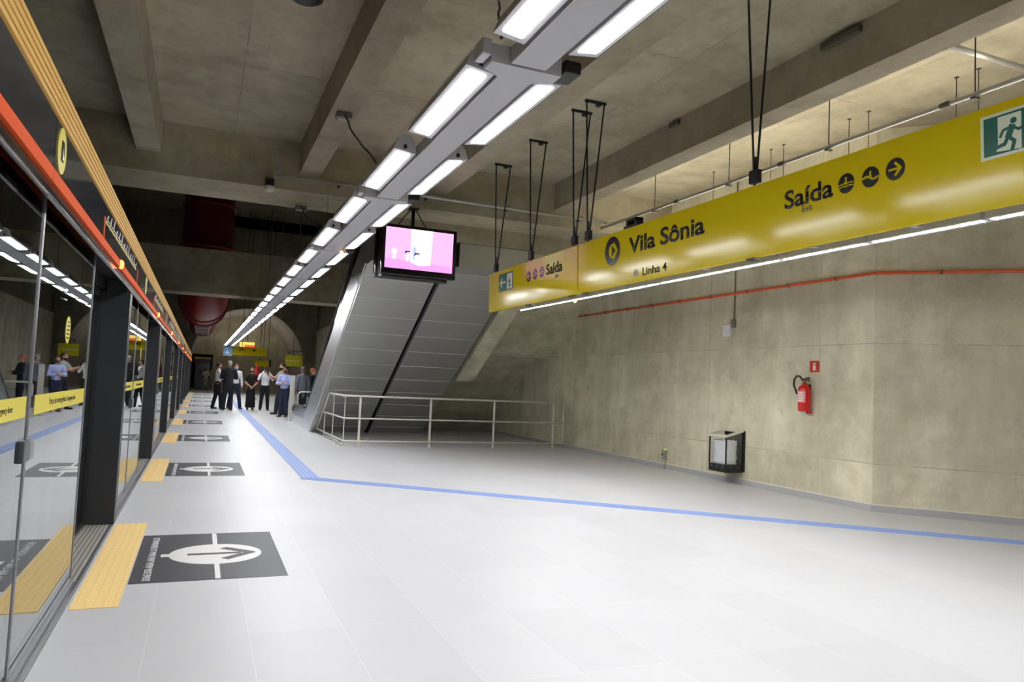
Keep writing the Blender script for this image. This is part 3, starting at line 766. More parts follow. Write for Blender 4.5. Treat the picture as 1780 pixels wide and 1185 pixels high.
# ------------------------------------------------------------------ escalators and concrete stair
T30 = math.tan(math.radians(30))
def zs(y, y0=19.4): return T30*(y0-y)
def yb(z, y0=19.4): return y0-z/T30
def escalator(xl, xr, label, side):
    t = thing('escalator', label, 'escalator', ((xl+xr)/2, 19.4, 0))
    # truss casing: sloping underside, flat upper part
    yT, zT = 13.35, zs(13.35)
    prof = [(19.38, 0.012), (yT, zT), (12.52, zT), (12.52, 3.91), (12.82, 3.91), (12.82, zT+.62), (13.2, zT+.62), (20.6, .26), (23.4, .26), (23.4, .003), (19.38, .003)]
    MB().prism([(xl+.02, y, z) for y, z in prof], (xr-xl-.04, 0, 0)).build('truss_casing', SOFFIT, t)
    # panel joints across the underside
    n = Vector((0, -math.sin(math.radians(30)), -math.cos(math.radians(30))))
    L = (19.38-yT)/math.cos(math.radians(30))
    pan = MB(); k = 0; s = .35
    while s < L+.01:
        y = 19.38-s*math.cos(math.radians(30)); z = zs(y)
        pan.hexa([(xl+.03, y-.005, z+.003), (xr-.03, y-.005, z+.003), (xr-.03, y+.005, z-.003), (xl+.03, y+.005, z-.003)],
                 [tuple(Vector(p)+n*.006) for p in ((xl+.03, y-.005, z+.003), (xr-.03, y-.005, z+.003), (xr-.03, y+.005, z-.003), (xl+.03, y+.005, z-.003))])
        s += .62
    pan.build('panel_joints', mat('joint_metal', (204, 204, 200), .5), t)
    for xs in (xl, xr-.02):
        q = [(19.55, .003), (13.45, zs(13.45, 19.55)), (13.35, zs(13.35)-.01), (12.5, zs(13.35)-.01), (12.5, 3.91), (12.82, 3.91), (12.82, 4.2), (13.2, zs(13.2, 20.65)), (20.9, zs(20.9, 21.35)), (21.4, .26), (23.4, .26), (23.4, .003)]
        MB().prism([(xs, y, z) for y, z in q], (.02, 0, 0)).build('side_cladding', CLAD if (xs == xl) == (side < 0) else CHARCOAL, t)  # charcoal on the inner sides paints the shade of the gap between escalators
        # balustrade and handrail
        b = [(21.4, .27), (13.1, zs(13.1, 20.75)), (13.1, zs(13.1, 21.45)), (21.2, zs(21.2, 21.45)+.5), (23.2, .95), (23.5, .7), (23.3, .27)]
        b = [(21.3, .27), (20.7, zs(20.7, 20.75)+.22), (13.1, zs(13.1, 20.75)), (13.1, zs(13.1, 21.25)), (20.3, zs(20.3, 21.25)), (21.2, .55), (23.1, .55), (23.3, .27)]
        MB().prism([(xs+.004, y, z) for y, z in b], (.012, 0, 0)).build('balustrade', BLACKGLOSS, t)
        hp = [(xs+.01, y, z) for y, z in [(13.1, zs(13.1, 21.3)), (20.3, zs(20.3, 21.3)), (20.8, .62), (21.2, .57), (23.0, .56), (23.3, .48), (23.4, .36)]]
        MB().tube(hp, .03, 8).build('handrail', BLACK, t)
    return t
escalator(2.65, 4.06, 'left escalator with bright polished side, rising overhead behind the railing', -1)
escalator(4.12, 5.56, 'right escalator rising overhead between its twin and the concrete stair', 1)
S('trim_11', MB().box((2.5, 12.5, 3.92), (8.0, 12.8, 4.23)), CX)
def slopeslab(x0, x1, y0, ztop, yend, zcut, th, m, name):
    ye = yb(zcut, y0)
    S(name, MB().prism([(x0, ye, zcut), (x0, yend, zs(yend, y0)), (x0, yend, zs(yend, y0)+th), (x0, ye+th*1.2, zcut)], (x1-x0, 0, 0)), m)
slopeslab(5.68, 6.10, 19.45, 0, 12.78, 1.46, 1.0, CW, 'trim_12')
slopeslab(6.10, 8.0, 20.45, 0, 12.78, 2.12, .8, CW, 'trim_13')
S('trim_14', MB().prism([(5.6, 21.1, 0), (5.6, 13.6, zs(13.6, 21.1)), (5.6, 13.6, zs(13.6, 21.1)+.6), (5.6, 22.3, .003)], (2.4, 0, 0)), CW)

# ------------------------------------------------------------------ railing under the escalators
rl = thing('guard_railing', 'stainless steel railing with three rails fencing the low space under the escalators', 'railing', (5.3, 15.42, 0))
def rpost(x, y, h=1.06):
    MB().box((x-.022, y-.007, .01), (x+.022, y+.007, h)).box((x-.06, y-.05, 0), (x+.06, y+.05, .01)).build('post', STEEL, rl)
FY = 15.42; SXr = 2.82
for x in (3.10, 4.62, 6.09, 7.56): rpost(x, FY)
for y in (15.62, 17.0, 18.2):
    h = min(1.06, zs(y)-.12+.0) if y > 17.4 else 1.06
    MB().box((SXr-.007, y-.022, .01), (SXr+.007, y+.022, h)).box((SXr-.05, y-.06, 0), (SXr+.05, y+.06, .01)).build('post', STEEL, rl)
def fence_rail(z, r, y_end, name):
    yo = FY-.045; xo = SXr-.045
    MB().tube([(7.80, yo, z), (xo+.25, yo, z), (xo+.07, yo+.02, z), (xo, yo+.1, z), (xo, yo+.25, z), (xo, y_end, z)], r, 10).build(name, STEEL, rl)
fence_rail(1.045, .022, 17.45, 'top_rail'); fence_rail(.585, .018, 18.2, 'middle_rail'); fence_rail(.12, .016, 19.05, 'bottom_rail')
MB().tube([(SXr-.045, 17.45, 1.045), (SXr-.045, 18.2, .585), (SXr-.045, 19.05, .12)], .018, 10).build('sloping_end_rail', STEEL, rl)
MB().tube([(7.80, FY-.045, 1.045), (7.80, FY-.045, .12)], .018, 10).build('end_rail', STEEL, rl)
for x in (3.10, 4.62, 6.09, 7.56):
    for z in (1.0, .54, .075): MB().box((x-.012, FY-.05, z), (x+.012, FY, z+.012)).build('rail_bracket', STEEL, rl)
for y in (15.62, 17.0):
    for z in (1.0, .54, .075): MB().box((SXr-.05, y-.012, z), (SXr, y+.012, z+.012)).build('rail_bracket', STEEL, rl)
bo = thing('barrier_post', 'tall flat stainless barrier post standing at the foot of the escalators', 'barrier post', (2.66, 24.0, 0))
MB().box((2.60, 23.9, .012), (2.74, 24.0, 1.42)).build('post', STEEL, bo, .01); MB().box((2.54, 23.85, 0), (2.80, 24.05, .012)).build('base_plate', STEEL, bo)
bo = thing('barrier_rail', 'low bent stainless barrier rail beside the tall barrier post', 'barrier rail', (3.0, 24.0, 0))
MB().tube([(2.86, 24.0, .01), (2.86, 24.0, .82), (2.9, 24.0, .9), (3.0, 24.0, .92), (3.5, 24.0, .92), (3.56, 24.0, .86), (3.56, 24.0, .01)], .028, 10).build('rail', STEEL, bo)

# ------------------------------------------------------------------ right wall equipment
fe = thing('fire_extinguisher', 'red fire extinguisher with black hose hung on the concrete wall', 'fire extinguisher', (7.9, 8.08, 1.22))
prof = [(.0, 1.215), (.07, 1.215), (.085, 1.23), (.085, 1.52), (.078, 1.55), (.05, 1.585), (.03, 1.60), (.03, 1.62), (0, 1.62)]
MB().lathe(prof, (7.9, 8.08, 0), 28).build('cylinder', RED, fe)
MB().cyl((7.9, 8.08, 1.615), (7.9, 8.08, 1.665), .026, 14).build('valve', mat('brass', (150, 120, 70), .4, .7), fe)
MB().prism([(7.885, 8.0, 1.665), (7.885, 8.10, 1.66), (7.885, 8.10, 1.675), (7.885, 8.0, 1.70)], (.03, 0, 0)).prism([(7.885, 7.99, 1.645), (7.885, 8.08, 1.645), (7.885, 8.08, 1.655), (7.885, 7.99, 1.655)], (.03, 0, 0)).build('lever', BLACK, fe)
MB().tube([(7.89, 8.10, 1.65), (7.87, 8.14, 1.71), (7.86, 8.19, 1.715), (7.85, 8.23, 1.66), (7.85, 8.235, 1.58), (7.86, 8.20, 1.50), (7.86, 8.185, 1.46)], .014, 9).build('hose', BLACK, fe)
lb = MB()
vs = []; 
for a in range(11):
    q = PI+(-50+a*10)*PI/180*1.1
    vs += [(7.9+.0862*math.cos(q), 8.08+.0862*math.sin(q), 1.34), (7.9+.0862*math.cos(q), 8.08+.0862*math.sin(q), 1.50)]
lb.add(vs, [(2*i, 2*i+2, 2*i+3, 2*i+1) for i in range(10)], True); lb.build('paper_label', mat('ext_label', (226, 150, 150), .5), fe)
lb = MB()
for j in range(5):
    vs = []
    for a in range(9):
        q = PI+(-40+a*8)*PI/180*1.1+.1
        vs += [(7.9+.0866*math.cos(q), 8.08+.0866*math.sin(q), 1.36+j*.028), (7.9+.0866*math.cos(q), 8.08+.0866*math.sin(q), 1.372+j*.028)]
    lb.add(vs, [(2*i, 2*i+2, 2*i+3, 2*i+1) for i in range(8)], True)
lb.build('label_print', mat('ext_print', (240, 236, 236), .5), fe)
MB().box((7.97, 8.06, 1.5), (8.0, 8.10, 1.60)).build('wall_hook', BLACK, fe)
MB().box((7.94, 8.03, 1.19), (7.995, 8.08, 1.215)).build('foot_bracket', RED, fe)
WP = Plane((8.0, 0, 0), (0, -1, 0), (0, 0, 1))
es = thing('extinguisher_sign', 'small square red sign with pale extinguisher symbol above the fire extinguisher', 'sign', (8.0, 8.0, 1.85))
MB().box((7.99, 7.915, 1.775), (8.0, 8.08, 1.935)).build('sign_plate', REDSIGN, es)
g = MB(); WP.poly(g, [(-8.005, 1.80), (-7.985, 1.80), (-7.985, 1.885), (-8.005, 1.885)], .0105, .012); WP.poly(g, [(-8.03, 1.895), (-7.96, 1.91), (-7.96, 1.895), (-8.012, 1.885)], .0105, .012); WP.poly(g, [(-8.018, 1.80), (-7.972, 1.80), (-7.972, 1.87), (-8.018, 1.87)], .0105, .0115)
g.build('extinguisher_symbol', mat('pale_symbol', (236, 214, 168), .5), es)
# waste bin
wb = thing('waste_bin', 'wall-mounted waste bin with clear sides, black base and sloped steel rim', 'waste bin', (7.8, 9.62, .2))
x0, x1, y0, y1 = 7.64, 7.985, 9.42, 9.84
MB().box((x0, y0, .185), (x1, y1, .30)).build('base_tray', BLACK, wb, .006)
MB().box((x1-.012, y0-.02, .2), (8.0, y1+.02, .84)).build('back_plate', mat('bin_back', (34, 34, 36), .5), wb)
def ztop(x): return .745+(x-x0)/(x1-x0)*.095
for x, y in ((x0+.008, y0+.008), (x0+.008, y1-.008), (x1-.025, y0+.008), (x1-.025, y1-.008)): MB().box((x-.009, y-.009, .3), (x+.009, y+.009, ztop(x)-.01)).build('corner_post', BLACK, wb)
rim = MB()
for (a0, a1, b0, b1) in ((x0-.012, x0+.035, y0-.012, y1+.012), (x1-.045, x1-.01, y0-.012, y1+.012), (x0+.035, x1-.045, y0-.012, y0+.03), (x0+.035, x1-.045, y1-.03, y1+.012)):
    q = [(a0, b0), (a1, b0), (a1, b1), (a0, b1)]
    rim.hexa([(x, y, ztop(x)-.012) for x, y in q], [(x, y, ztop(x)+.022) for x, y in q])
rim.build('rim', mat('bin_rim', (226, 222, 208), .35, .3), wb)
MB().hexa([(x0+.004, y0+.018, .3), (x0+.008, y0+.018, .3), (x0+.008, y1-.018, .3), (x0+.004, y1-.018, .3)], [(x0+.004, y0+.018, .73), (x0+.008, y0+.018, .73), (x0+.008, y1-.018, .73), (x0+.004, y1-.018, .73)]).build('clear_panel', CLEAR, wb)
for yy in (y0+.004, y1-.008):
    MB().hexa([(x0+.018, yy, .3), (x1-.035, yy, .3), (x1-.035, yy+.004, .3), (x0+.018, yy+.004, .3)], [(x0+.018, yy, .73), (x1-.035, yy, .81), (x1-.035, yy+.004, .81), (x0+.018, yy+.004, .73)]).build('clear_panel', CLEAR, wb)
bag = MB(); vs = []; fs = []
rr = random.Random(3)
for i in range(9):
    zz = .31+i*.046
    for k in range(20):
        q = 2*PI*k/20; w = .82+.12*rr.random()+(.06 if i > 6 else 0)
        cx, cy = math.cos(q), math.sin(q); e = max(abs(cx), abs(cy))
        vs.append((7.795+.15*w*cx/e**.8, 9.63+.19*w*cy/e**.8, zz))
for i in range(8):
    for k in range(20): fs.append((i*20+k, i*20+(k+1) % 20, (i+1)*20+(k+1) % 20, (i+1)*20+k))
fs.append(tuple(range(19, -1, -1)))
bag.add(vs, fs, True); bag.build('bin_bag', mat('bag_plastic', (240, 240, 246), .3, spec=.7), wb)
for y in (9.5, 9.63, 9.76): MB().sphere((x0-.001, y, .27), .007, 8, 6).build('rivet', STEEL, wb)
for x in (7.74, 7.88): MB().sphere((x, y0-.001, .27), .007, 8, 6).build('rivet', STEEL, wb)
# white junction box and conduit
jb = thing('junction_box', 'small white junction box with thin conduit high on the concrete wall', 'junction box', (7.96, 9.84, 2.35))
MB().box((7.93, 9.76, 2.36), (8.0, 9.95, 2.56)).build('box', mat('box_white', (216, 216, 216), .4), jb, .008)
MB().box((7.95, 9.69, 2.50), (8.0, 9.76, 2.64)).build('coupling', mat('box_grey', (120, 118, 110), .5), jb, .005)
MB().cyl((7.985, 9.725, 2.64), (7.985, 9.725, 3.03), .012, 10).cyl((7.985, 9.725, 3.09), (7.985, 9.725, SLAB-.003), .012, 10).build('conduit', mat('conduit_grey', (136, 128, 110), .5), jb)
sk = thing('wall_socket', 'small grey socket box on a short conduit near the skirting', 'socket', (7.97, 11.55, .1))
MB().box((7.94, 11.51, .17), (8.0, 11.60, .34)).build('box', mat('socket_grey', (146, 146, 138), .5), sk, .006)
MB().box((7.932, 11.56, .24), (7.94, 11.59, .28)).build('socket_hole', BLACK, sk)
MB().cyl((7.965, 11.53, 0), (7.965, 11.53, .17), .02, 10).build('conduit', mat('socket_pipe', (176, 176, 172), .4, .4), sk)
MB().sphere((7.965, 11.52, .35), (.02, .025, .02), 10, 6).build('green_light', mat('green_light', (170, 214, 90), .4, emit=(170, 220, 80), estr=.6), sk)
# orange conduit along the wall
op = thing('orange_conduit', 'thin orange conduit running level along the long concrete wall above the extinguisher', 'conduit', (7.97, 10, 3.06))
MB().tube([(7.975, 15.2, 3.06), (7.975, 6.985, 3.06)], .02, 10).build('pipe', ORPIPE, op)
for k in range(9): MB().box((7.95, 7.6+k*.9, 3.035), (8.0, 7.63+k*.9, 3.085)).build('pipe_clip', mat('clip_grey', (150, 96, 66), .5), op)
op = thing('orange_conduit', 'orange conduit beyond the wall corner, at the right edge of the photo', 'conduit', (9, 5.95, 3.06))
MB().tube([(7.985, 6.975, 3.06), (13.0, 1.96, 3.06)], .02, 10).build('pipe', ORPIPE, op)
for k in range(4): MB().box((8.5+k*.9-.02, 6.45-k*.9-.02, 3.035), (8.5+k*.9+.03, 6.45-k*.9+.03, 3.085)).build('pipe_clip', MATS['clip_grey'], op)

# ------------------------------------------------------------------ added trough lamps, out of view, brightening the slab and the vault
for i in range(6):
    y1 = 11.2-i*2.3; y0 = y1-2.2
    t = thing('fill_trough_lamp', 'grey upward trough lamp added unseen on the right wall to light the slab, %s from the cross beam' % ORD[i].replace('nearest', 'first'), 'trough lamp', (6.95, (y0+y1)/2, 3.62), 'added fill lamps hidden behind the yellow signs')
    zb = 3.84
    MB().prism([(6.87, y0, zb), (7.03, y0, zb), (7.05, y0, zb+.08), (7.03, y0, zb+.08), (7.02, y0, zb+.02), (6.88, y0, zb+.02), (6.87, y0, zb+.08), (6.85, y0, zb+.08)], (0, y1-y0, 0)).build('trough', PAINTGREY, t)
    MB().box((6.90, y0+.03, zb+.025), (7.0, y1-.03, zb+.045)).build('diffuser', mat('fill_trough_diffuser', (255, 255, 255), .4, emit=(255, 246, 226), estr=FILL_UP), t)
    for y in (y0+.3, y1-.3): MB().box((7.03, y-.02, zb), (8.0, y+.02, zb+.02)).build('wall_arm', PAINTGREY, t)
for i in range(3):  # lamps added out of view to brighten the vault
    y0 = 59.2+i*2.4
    t = thing('fill_trough_lamp', 'upward trough lamp added to light the vault, unseen behind the far yellow sign, %s of three' % ORD[i], 'trough lamp', (3.3, y0, 3.0), 'added fill lamps in the far vault')
    MB().prism([(3.20, y0, 3.0), (3.40, y0, 3.0), (3.42, y0, 3.1), (3.18, y0, 3.1)], (0, 2.0, 0)).build('trough', PAINTGREY, t)
    MB().box((3.22, y0+.03, 3.101), (3.38, y0+1.97, 3.12)).build('diffuser', mat('fill_vault_diffuser', (255, 255, 255), .4, emit=(255, 244, 226), estr=13), t)
    for y in (y0+.3, y0+1.7): MB().cyl((3.3, y, 3.1), (3.3, y, 6.24), .006, 6).build('suspension_wire', CABLE, t)
# ------------------------------------------------------------------ overhead pipes
hp = thing('ceiling_pipe', 'long thin pipe hung on rods under the slab beside the right wall', 'pipe', (6.5, 6, 4.3))
MB().cyl((6.5, 13.2-1.6, 4.30), (6.5, -6, 4.30), .024, 12).build('pipe', GALV, hp)
for y in (4.9, 7.1, 9.3, 2.6): MB().cyl((6.5, y-.05, 4.30), (6.5, y+.05, 4.30), .030, 12).build('coupling', mat('coupling_dark', (96, 92, 84), .5, .5), hp)
for y in (8.1, 6.35, 4.6, 2.9, 9.9):
    MB().cyl((6.5, y, 4.25), (6.5, y, SLAB), .007, 7).box((6.48, y-.02, SLAB-.012), (6.52, y+.02, SLAB)).box((6.46, y-.02, 4.25), (6.54, y+.02, 4.27)).build('hanger_rod', CABLE, hp)
hp = thing('ceiling_pipe', 'second pipe higher behind the rods, close to the right wall', 'pipe', (7.4, 6, 4.2))
MB().cyl((7.4, 11.6, 4.12), (7.4, -3, 4.12), .028, 12).build('pipe', GALV, hp)
for y in (6.6, 6.9, 8.05, 8.3, 5.2, 5.45, 9.6):
    MB().cyl((7.4, y, 4.12), (7.4, y, SLAB), .005, 7).box((7.385, y-.02, SLAB-.01), (7.415, y+.02, SLAB)).build('hanger_rod', CABLE, hp)
hp = thing('ceiling_pipe', 'short branch pipe crossing under the slab at the top right corner', 'pipe', (6.9, 4.6, 4.75))
MB().cyl((6.3, 4.75, 4.80), (7.9, 4.75, 4.80), .03, 12).build('pipe', GALV, hp); MB().cyl((6.45, 4.75, 4.80), (6.45, 4.75, SLAB), .009, 7).build('hanger_rod', CABLE, hp)
hp = thing('ceiling_pipe', 'pale pipe running along the face of the cross beam above the monitor', 'pipe', (4, 11.4, 4.38))
MB().cyl((.88, 11.4, 4.38), (7.0, 11.4, 4.36), .026, 12).build('pipe', GALV, hp)
MB().box((.82, 11.36, 4.34), (.93, 11.44, 4.44)).build('end_cap', mat('cap_grey', (140, 138, 130), .5), hp)
for x in (1.8, 3.2, 4.6, 6.0): MB().box((x-.015, 11.4, 4.35), (x+.015, 11.6, 4.41)).build('pipe_clip', CABLE, hp)
sp = thing('ceiling_speaker', 'round dark loudspeaker on the ceiling slab, cut by the top edge', 'loudspeaker', (.69, 7.0, SLAB))
MB().lathe([(0, -.09), (.09, -.085), (.135, -.06), (.15, 0)], (.69, 6.98, SLAB), 28).build('body', BLACK, sp)
MB().lathe([(.135, -.062), (.15, -.055), (.158, -.0), ], (.69, 6.98, SLAB), 28).build('rim', mat('speaker_rim', (78, 76, 72), .5), sp)
cm = thing('security_camera', 'small white and black camera on the edge of the cross beam', 'camera', (.78, 11.55, 4.2))
MB().box((.72, 11.5, 4.22), (.84, 11.6, 4.33)).build('mount', BLACK, cm, .006)
MB().lathe([(0, -.09), (.05, -.08), (.07, -.04), (.075, 0), (0, 0)], (.78, 11.53, 4.22), 18).build('dome', mat('dome_white', (200, 198, 190), .35), cm)
bx = thing('beam_recess_box', 'small grey box high on the side of the right ceiling beam', 'box', (5.5, 5.0, 4.85))
MB().box((5.485, 5.02, 4.86), (5.536, 5.5, 4.93)).build('box', mat('box_concrete', (92, 87, 74), .7), bx, .01)
bx = thing('beam_recess_box', 'tiny grey box at the top of the right ceiling beam, nearer the cross beam', 'box', (5.5, 7.95, 4.9))
MB().box((5.49, 7.9, 4.88), (5.536, 8.1, 4.94)).build('box', mat('box_concrete', (92, 87, 74), .7), bx, .008)

# ------------------------------------------------------------------ red ventilation duct
du = thing('ventilation_duct', 'huge dark red ventilation duct bending under the far cross beam', 'duct', (-.05, 31.6, 4.3))
path = [(-.05, 32.0, 12.997), (-.05, 32.0, 6.2)]
for k in range(1, 9):
    a = PI/2*k/8; path.append((-.05, 32.0+1.7*(1-math.cos(a)), 6.2-1.7*math.sin(a)))
path.append((-.05, 37.0, 4.5))
MB().tube(path, .95, 28).build('main_pipe', DUCT, du)
MB().cyl((-.05, 37.0, 4.5), (-.05, 52, 4.5), .80, 28).build('narrow_pipe', DUCT, du)
for p, q in (((-.05, 32, 6.3), (-.05, 32, 6.42)), ((-.05, 32, 8.0), (-.05, 32, 8.1)), ((-.05, 34.0, 4.5), (-.05, 34.12, 4.5)), ((-.05, 36.9, 4.5), (-.05, 37.05, 4.5))): MB().cyl(p, q, 1.02, 28).build('flange_ring', DUCTD, du)
for a, y in ((0, 38.0), (0, 41.5), (0, 45.0)):
    g = MB().box((-.4, y, 3.66), (.3, y+3.0, 3.76)); gr = g.build('grille_frame', mat('grille_white', (190, 188, 186), .5), du)
    g = MB()
    for k in range(9): g.box((-.36, y+.2+k*.3, 3.64), (.26, y+.32+k*.3, 3.66))
    g.build('grille_slats', mat('grille_dark', (110, 100, 98), .5), gr)
for y in (34.5, 40, 46):
    for x in (-.85, .75): MB().cyl((x, y, 4.5), (x, y, 12.997), .012, 6).build('hanger_wire', CABLE, du)
# ------------------------------------------------------------------ far signs
def far_sign(name, label, x0, x1, y, z0, z1, m, cat='sign', rods=True, top=12.997):
    t = thing(name, label, cat, ((x0+x1)/2, y, z0))
    MB().box((x0, y, z0), (x1, y+.08, z1)).build('sign_board', m, t, .005)
    if rods:
        for x in (x0+.35*(x1-x0), x1-.08*(x1-x0)): MB().cyl((x, y+.04, z1), (x, y+.04, top), .02, 6).build('hanger', BLACK, t)
    return t
f1 = far_sign('hanging_sign', 'distant wide yellow sign board hung below the end of the lamps', 1.70, 4.22, 55, 2.68, 3.26, SIGNY)
FP = Plane((0, 55, 0), (1, 0, 0), (0, 0, 1))
g = MB(); FP.poly(g, [(2.42, 2.98), (2.5, 2.98), (2.5, 3.2), (2.42, 3.2)]); FP.poly(g, [(2.55, 3.04), (2.68, 3.04), (2.68, 3.14), (2.55, 3.14)]); FP.poly(g, [(3.3, 3.02), (3.46, 3.02), (3.46, 3.15), (3.3, 3.15)])
g.build('sign_marks', SIGNK, f1)
f2 = far_sign('hanging_sign', 'distant square blue sign with white figure beside the yellow board', 1.36, 1.92, 54.6, 2.62, 3.28, mat('sign_blue', (70, 150, 214), .3), rods=False)
FP = Plane((0, 54.6, 0), (1, 0, 0), (0, 0, 1))
g = MB(); FP.disc(g, (1.6, 3.12), .07, seg=12); FP.poly(g, [(1.5, 2.75), (1.78, 2.75), (1.72, 2.88), (1.62, 2.92), (1.66, 3.03), (1.56, 3.03)]); FP.poly(g, [(1.36, 2.62), (1.92, 2.62), (1.92, 2.66), (1.36, 2.66)])
g.build('white_figure', WHITE, f2)
MB().cyl((1.64, 54.64, 3.28), (1.64, 54.64, 12.997), .015, 6).build('hanger', BLACK, f2)
f3 = thing('hanging_monitor', 'distant lit yellow and red screen above the far yellow sign', 'monitor', (2.9, 55.3, 3.3))
MB().box((2.36, 55.3, 3.27), (3.46, 55.4, 3.68)).build('case', BLACK, f3)
MB().box((2.40, 55.29, 3.30), (3.42, 55.3, 3.65)).build('screen', mat('screen_yellow', (248, 226, 120), .3, emit=(252, 224, 110), estr=1.0), f3)
MB().box((2.75, 55.284, 3.30), (3.42, 55.29, 3.46)).build('screen_caption', mat('screen_red', (230, 90, 70), .3, emit=(240, 96, 72), estr=1.0), f3)
MB().cyl((2.9, 55.35, 3.68), (2.9, 55.35, 12.997), .02, 6).build('pole', BLACK, f3)
f4 = far_sign('hanging_sign', 'green-yellow sign with white lettering behind the crowd near the escalators', 4.22, 5.12, 42, 1.93, 2.52, mat('sign_olive', (178, 170, 20), .2), rods=False)
FP = Plane((0, 42, 0), (1, 0, 0), (0, 0, 1)); 
g = MB()
for k in range(5): FP.ring(g, (4.34+k*.14, 2.22), .025, .045, seg=12)
g.build('white_lettering', WHITE, f4)
MB().box((4.95, 42.08, 1.93), (5.12, 42.5, 2.52)).build('side_case', BLACK, f4)
MB().box((4.6, 42.02, 2.52), (4.66, 42.08, 2.72)).tube([(4.4, 42.05, 2.66), (4.6, 42.05, 2.78), (4.85, 42.05, 2.72), (5.2, 42.05, 2.82)], .025, 8).sphere((5.3, 42.05, 2.76), .06, 10, 7).sphere((4.42, 42.05, 2.66), .06, 10, 7).cyl((4.63, 42.05, 2.7), (4.63, 42.05, 12.997), .012, 6).build('lamp_bracket', CABLE, f4)
f5 = far_sign('hanging_sign', 'small distant yellow sign with black end, low behind the woman in black', 3.55, 4.55, 56.5, 1.98, 2.42, SIGNY)
MB().box((4.55, 56.5, 1.98), (4.7, 56.58, 2.5)).build('end_case', BLACK, f5)
hc = thing('hose_cabinet', 'narrow red hose cabinet on the far concrete wall', 'cabinet', (1.7, 66.5, .4))
MB().box((1.55, 66.45, .6), (1.95, 66.6, 1.75)).build('cabinet_body', REDSIGN, hc)
fl = thing('red_flag', 'furled red flag on a pole behind the white-shirted photographer', 'flag', (3.0, 45, 0))
MB().cyl((2.95, 45, 0.01), (2.95, 45, 2.05), .012, 8).build('pole', CABLE, fl)
MB().lathe([(.02, 2.02), (.06, 1.9), (.12, 1.6), (.16, 1.2), (.15, .9), (.0, .88)], (2.98, 45, 0), 10).build('cloth', mat('flag_red', (188, 22, 34), .7), fl)
MB().cyl((2.95, 45, 0), (2.95, 45, .05), .12, 14).build('base', BLACK, fl)
# end gate of the platform doors
eg = thing('end_gate', 'dark gate with yellow trim closing the far end of the platform', 'gate', (.1, 64, 0))
MB().box((-.5, 64.0, 2.1), (.76, 64.3, 2.42)).build('header_box', CHARCOAL, eg)
MB().box((-.5, 63.98, 2.44), (.76, 64.3, 2.60)).build('yellow_trim', YTRIM, eg)
MB().box((-.4, 64.05, .0), (-.3, 64.2, 2.1)).build('gate_post', CHARCOAL, eg); MB().box((.64, 64.05, 0), (.76, 64.2, 2.1)).build('gate_post', CHARCOAL, eg)
MB().box((-.3, 64.1, .02), (.64, 64.12, 2.1)).build('glass_pane', BLACKGLOSS, eg)

# ------------------------------------------------------------------ people
def apply_remesh(mb, name, voxel, material):
    me = mb.mesh(name)
    o = bpy.data.objects.new('temp', me); COL.objects.link(o)
    m = o.modifiers.new('r', 'REMESH'); m.mode = 'VOXEL'; m.voxel_size = voxel; m.use_smooth_shade = True
    sm = o.modifiers.new('s', 'SMOOTH'); sm.factor = .5; sm.iterations = 3
    bpy.context.view_layer.update()
    r = bpy.data.meshes.new_from_object(o.evaluated_get(bpy.context.evaluated_depsgraph_get()))
    bpy.data.objects.remove(o); bpy.data.meshes.remove(me)
    r.name = name; r.materials.clear(); r.materials.append(material)
    r.polygons.foreach_set('use_smooth', [True]*len(r.polygons))
    return r
def cap(mb, p0, r0, p1, r1, flat=1., seg=14, U=None):
    # tapered capsule with rounded ends; flat squeezes the front-back width
    P, Q = Vector(p0), Vector(p1); a = (Q-P)
    L = a.length; a = a.normalized() if L > 1e-6 else Vector((0, 0, 1))
    u = Vector(U) if U is not None else (Vector((1, 0, 0)) if abs(a.x) < .8 else Vector((0, 0, 1)))
    u = (u-a*a.dot(u)).normalized(); v = a.cross(u)
    rings = []
    for k in range(5):
        t = -PI/2+PI/2*k/4; rings.append((P+a*(r0*math.sin(t)*min(1, .95)), r0*math.cos(t)))
    for k in range(5):
        t = PI/2*k/4; rings.append((Q+a*(r1*math.sin(t)*.95), r1*math.cos(t)))
    vs = []; fs = []
    for c, r in rings:
        r = max(r, 1e-4)
        for k in range(seg):
            q = 2*PI*k/seg; vs.append(c+u*r*math.cos(q)+v*r*flat*math.sin(q))
    n = len(rings)
    for i in range(n-1):
        for k in range(seg): fs.append((i*seg+k, i*seg+(k+1) % seg, (i+1)*seg+(k+1) % seg, (i+1)*seg+k))
    fs.append(tuple(range(seg-1, -1, -1))); fs.append(tuple((n-1)*seg+k for k in range(seg)))
    mb.add(vs, fs, True)
SKINS = {}
def cloth(c, rough=.85): return mat('cloth_%d_%d_%d' % c, c, rough)
def place(me, name, parent, mw):
    o = bpy.data.objects.new(name, me); COL.objects.link(o); o.parent = parent
    return o
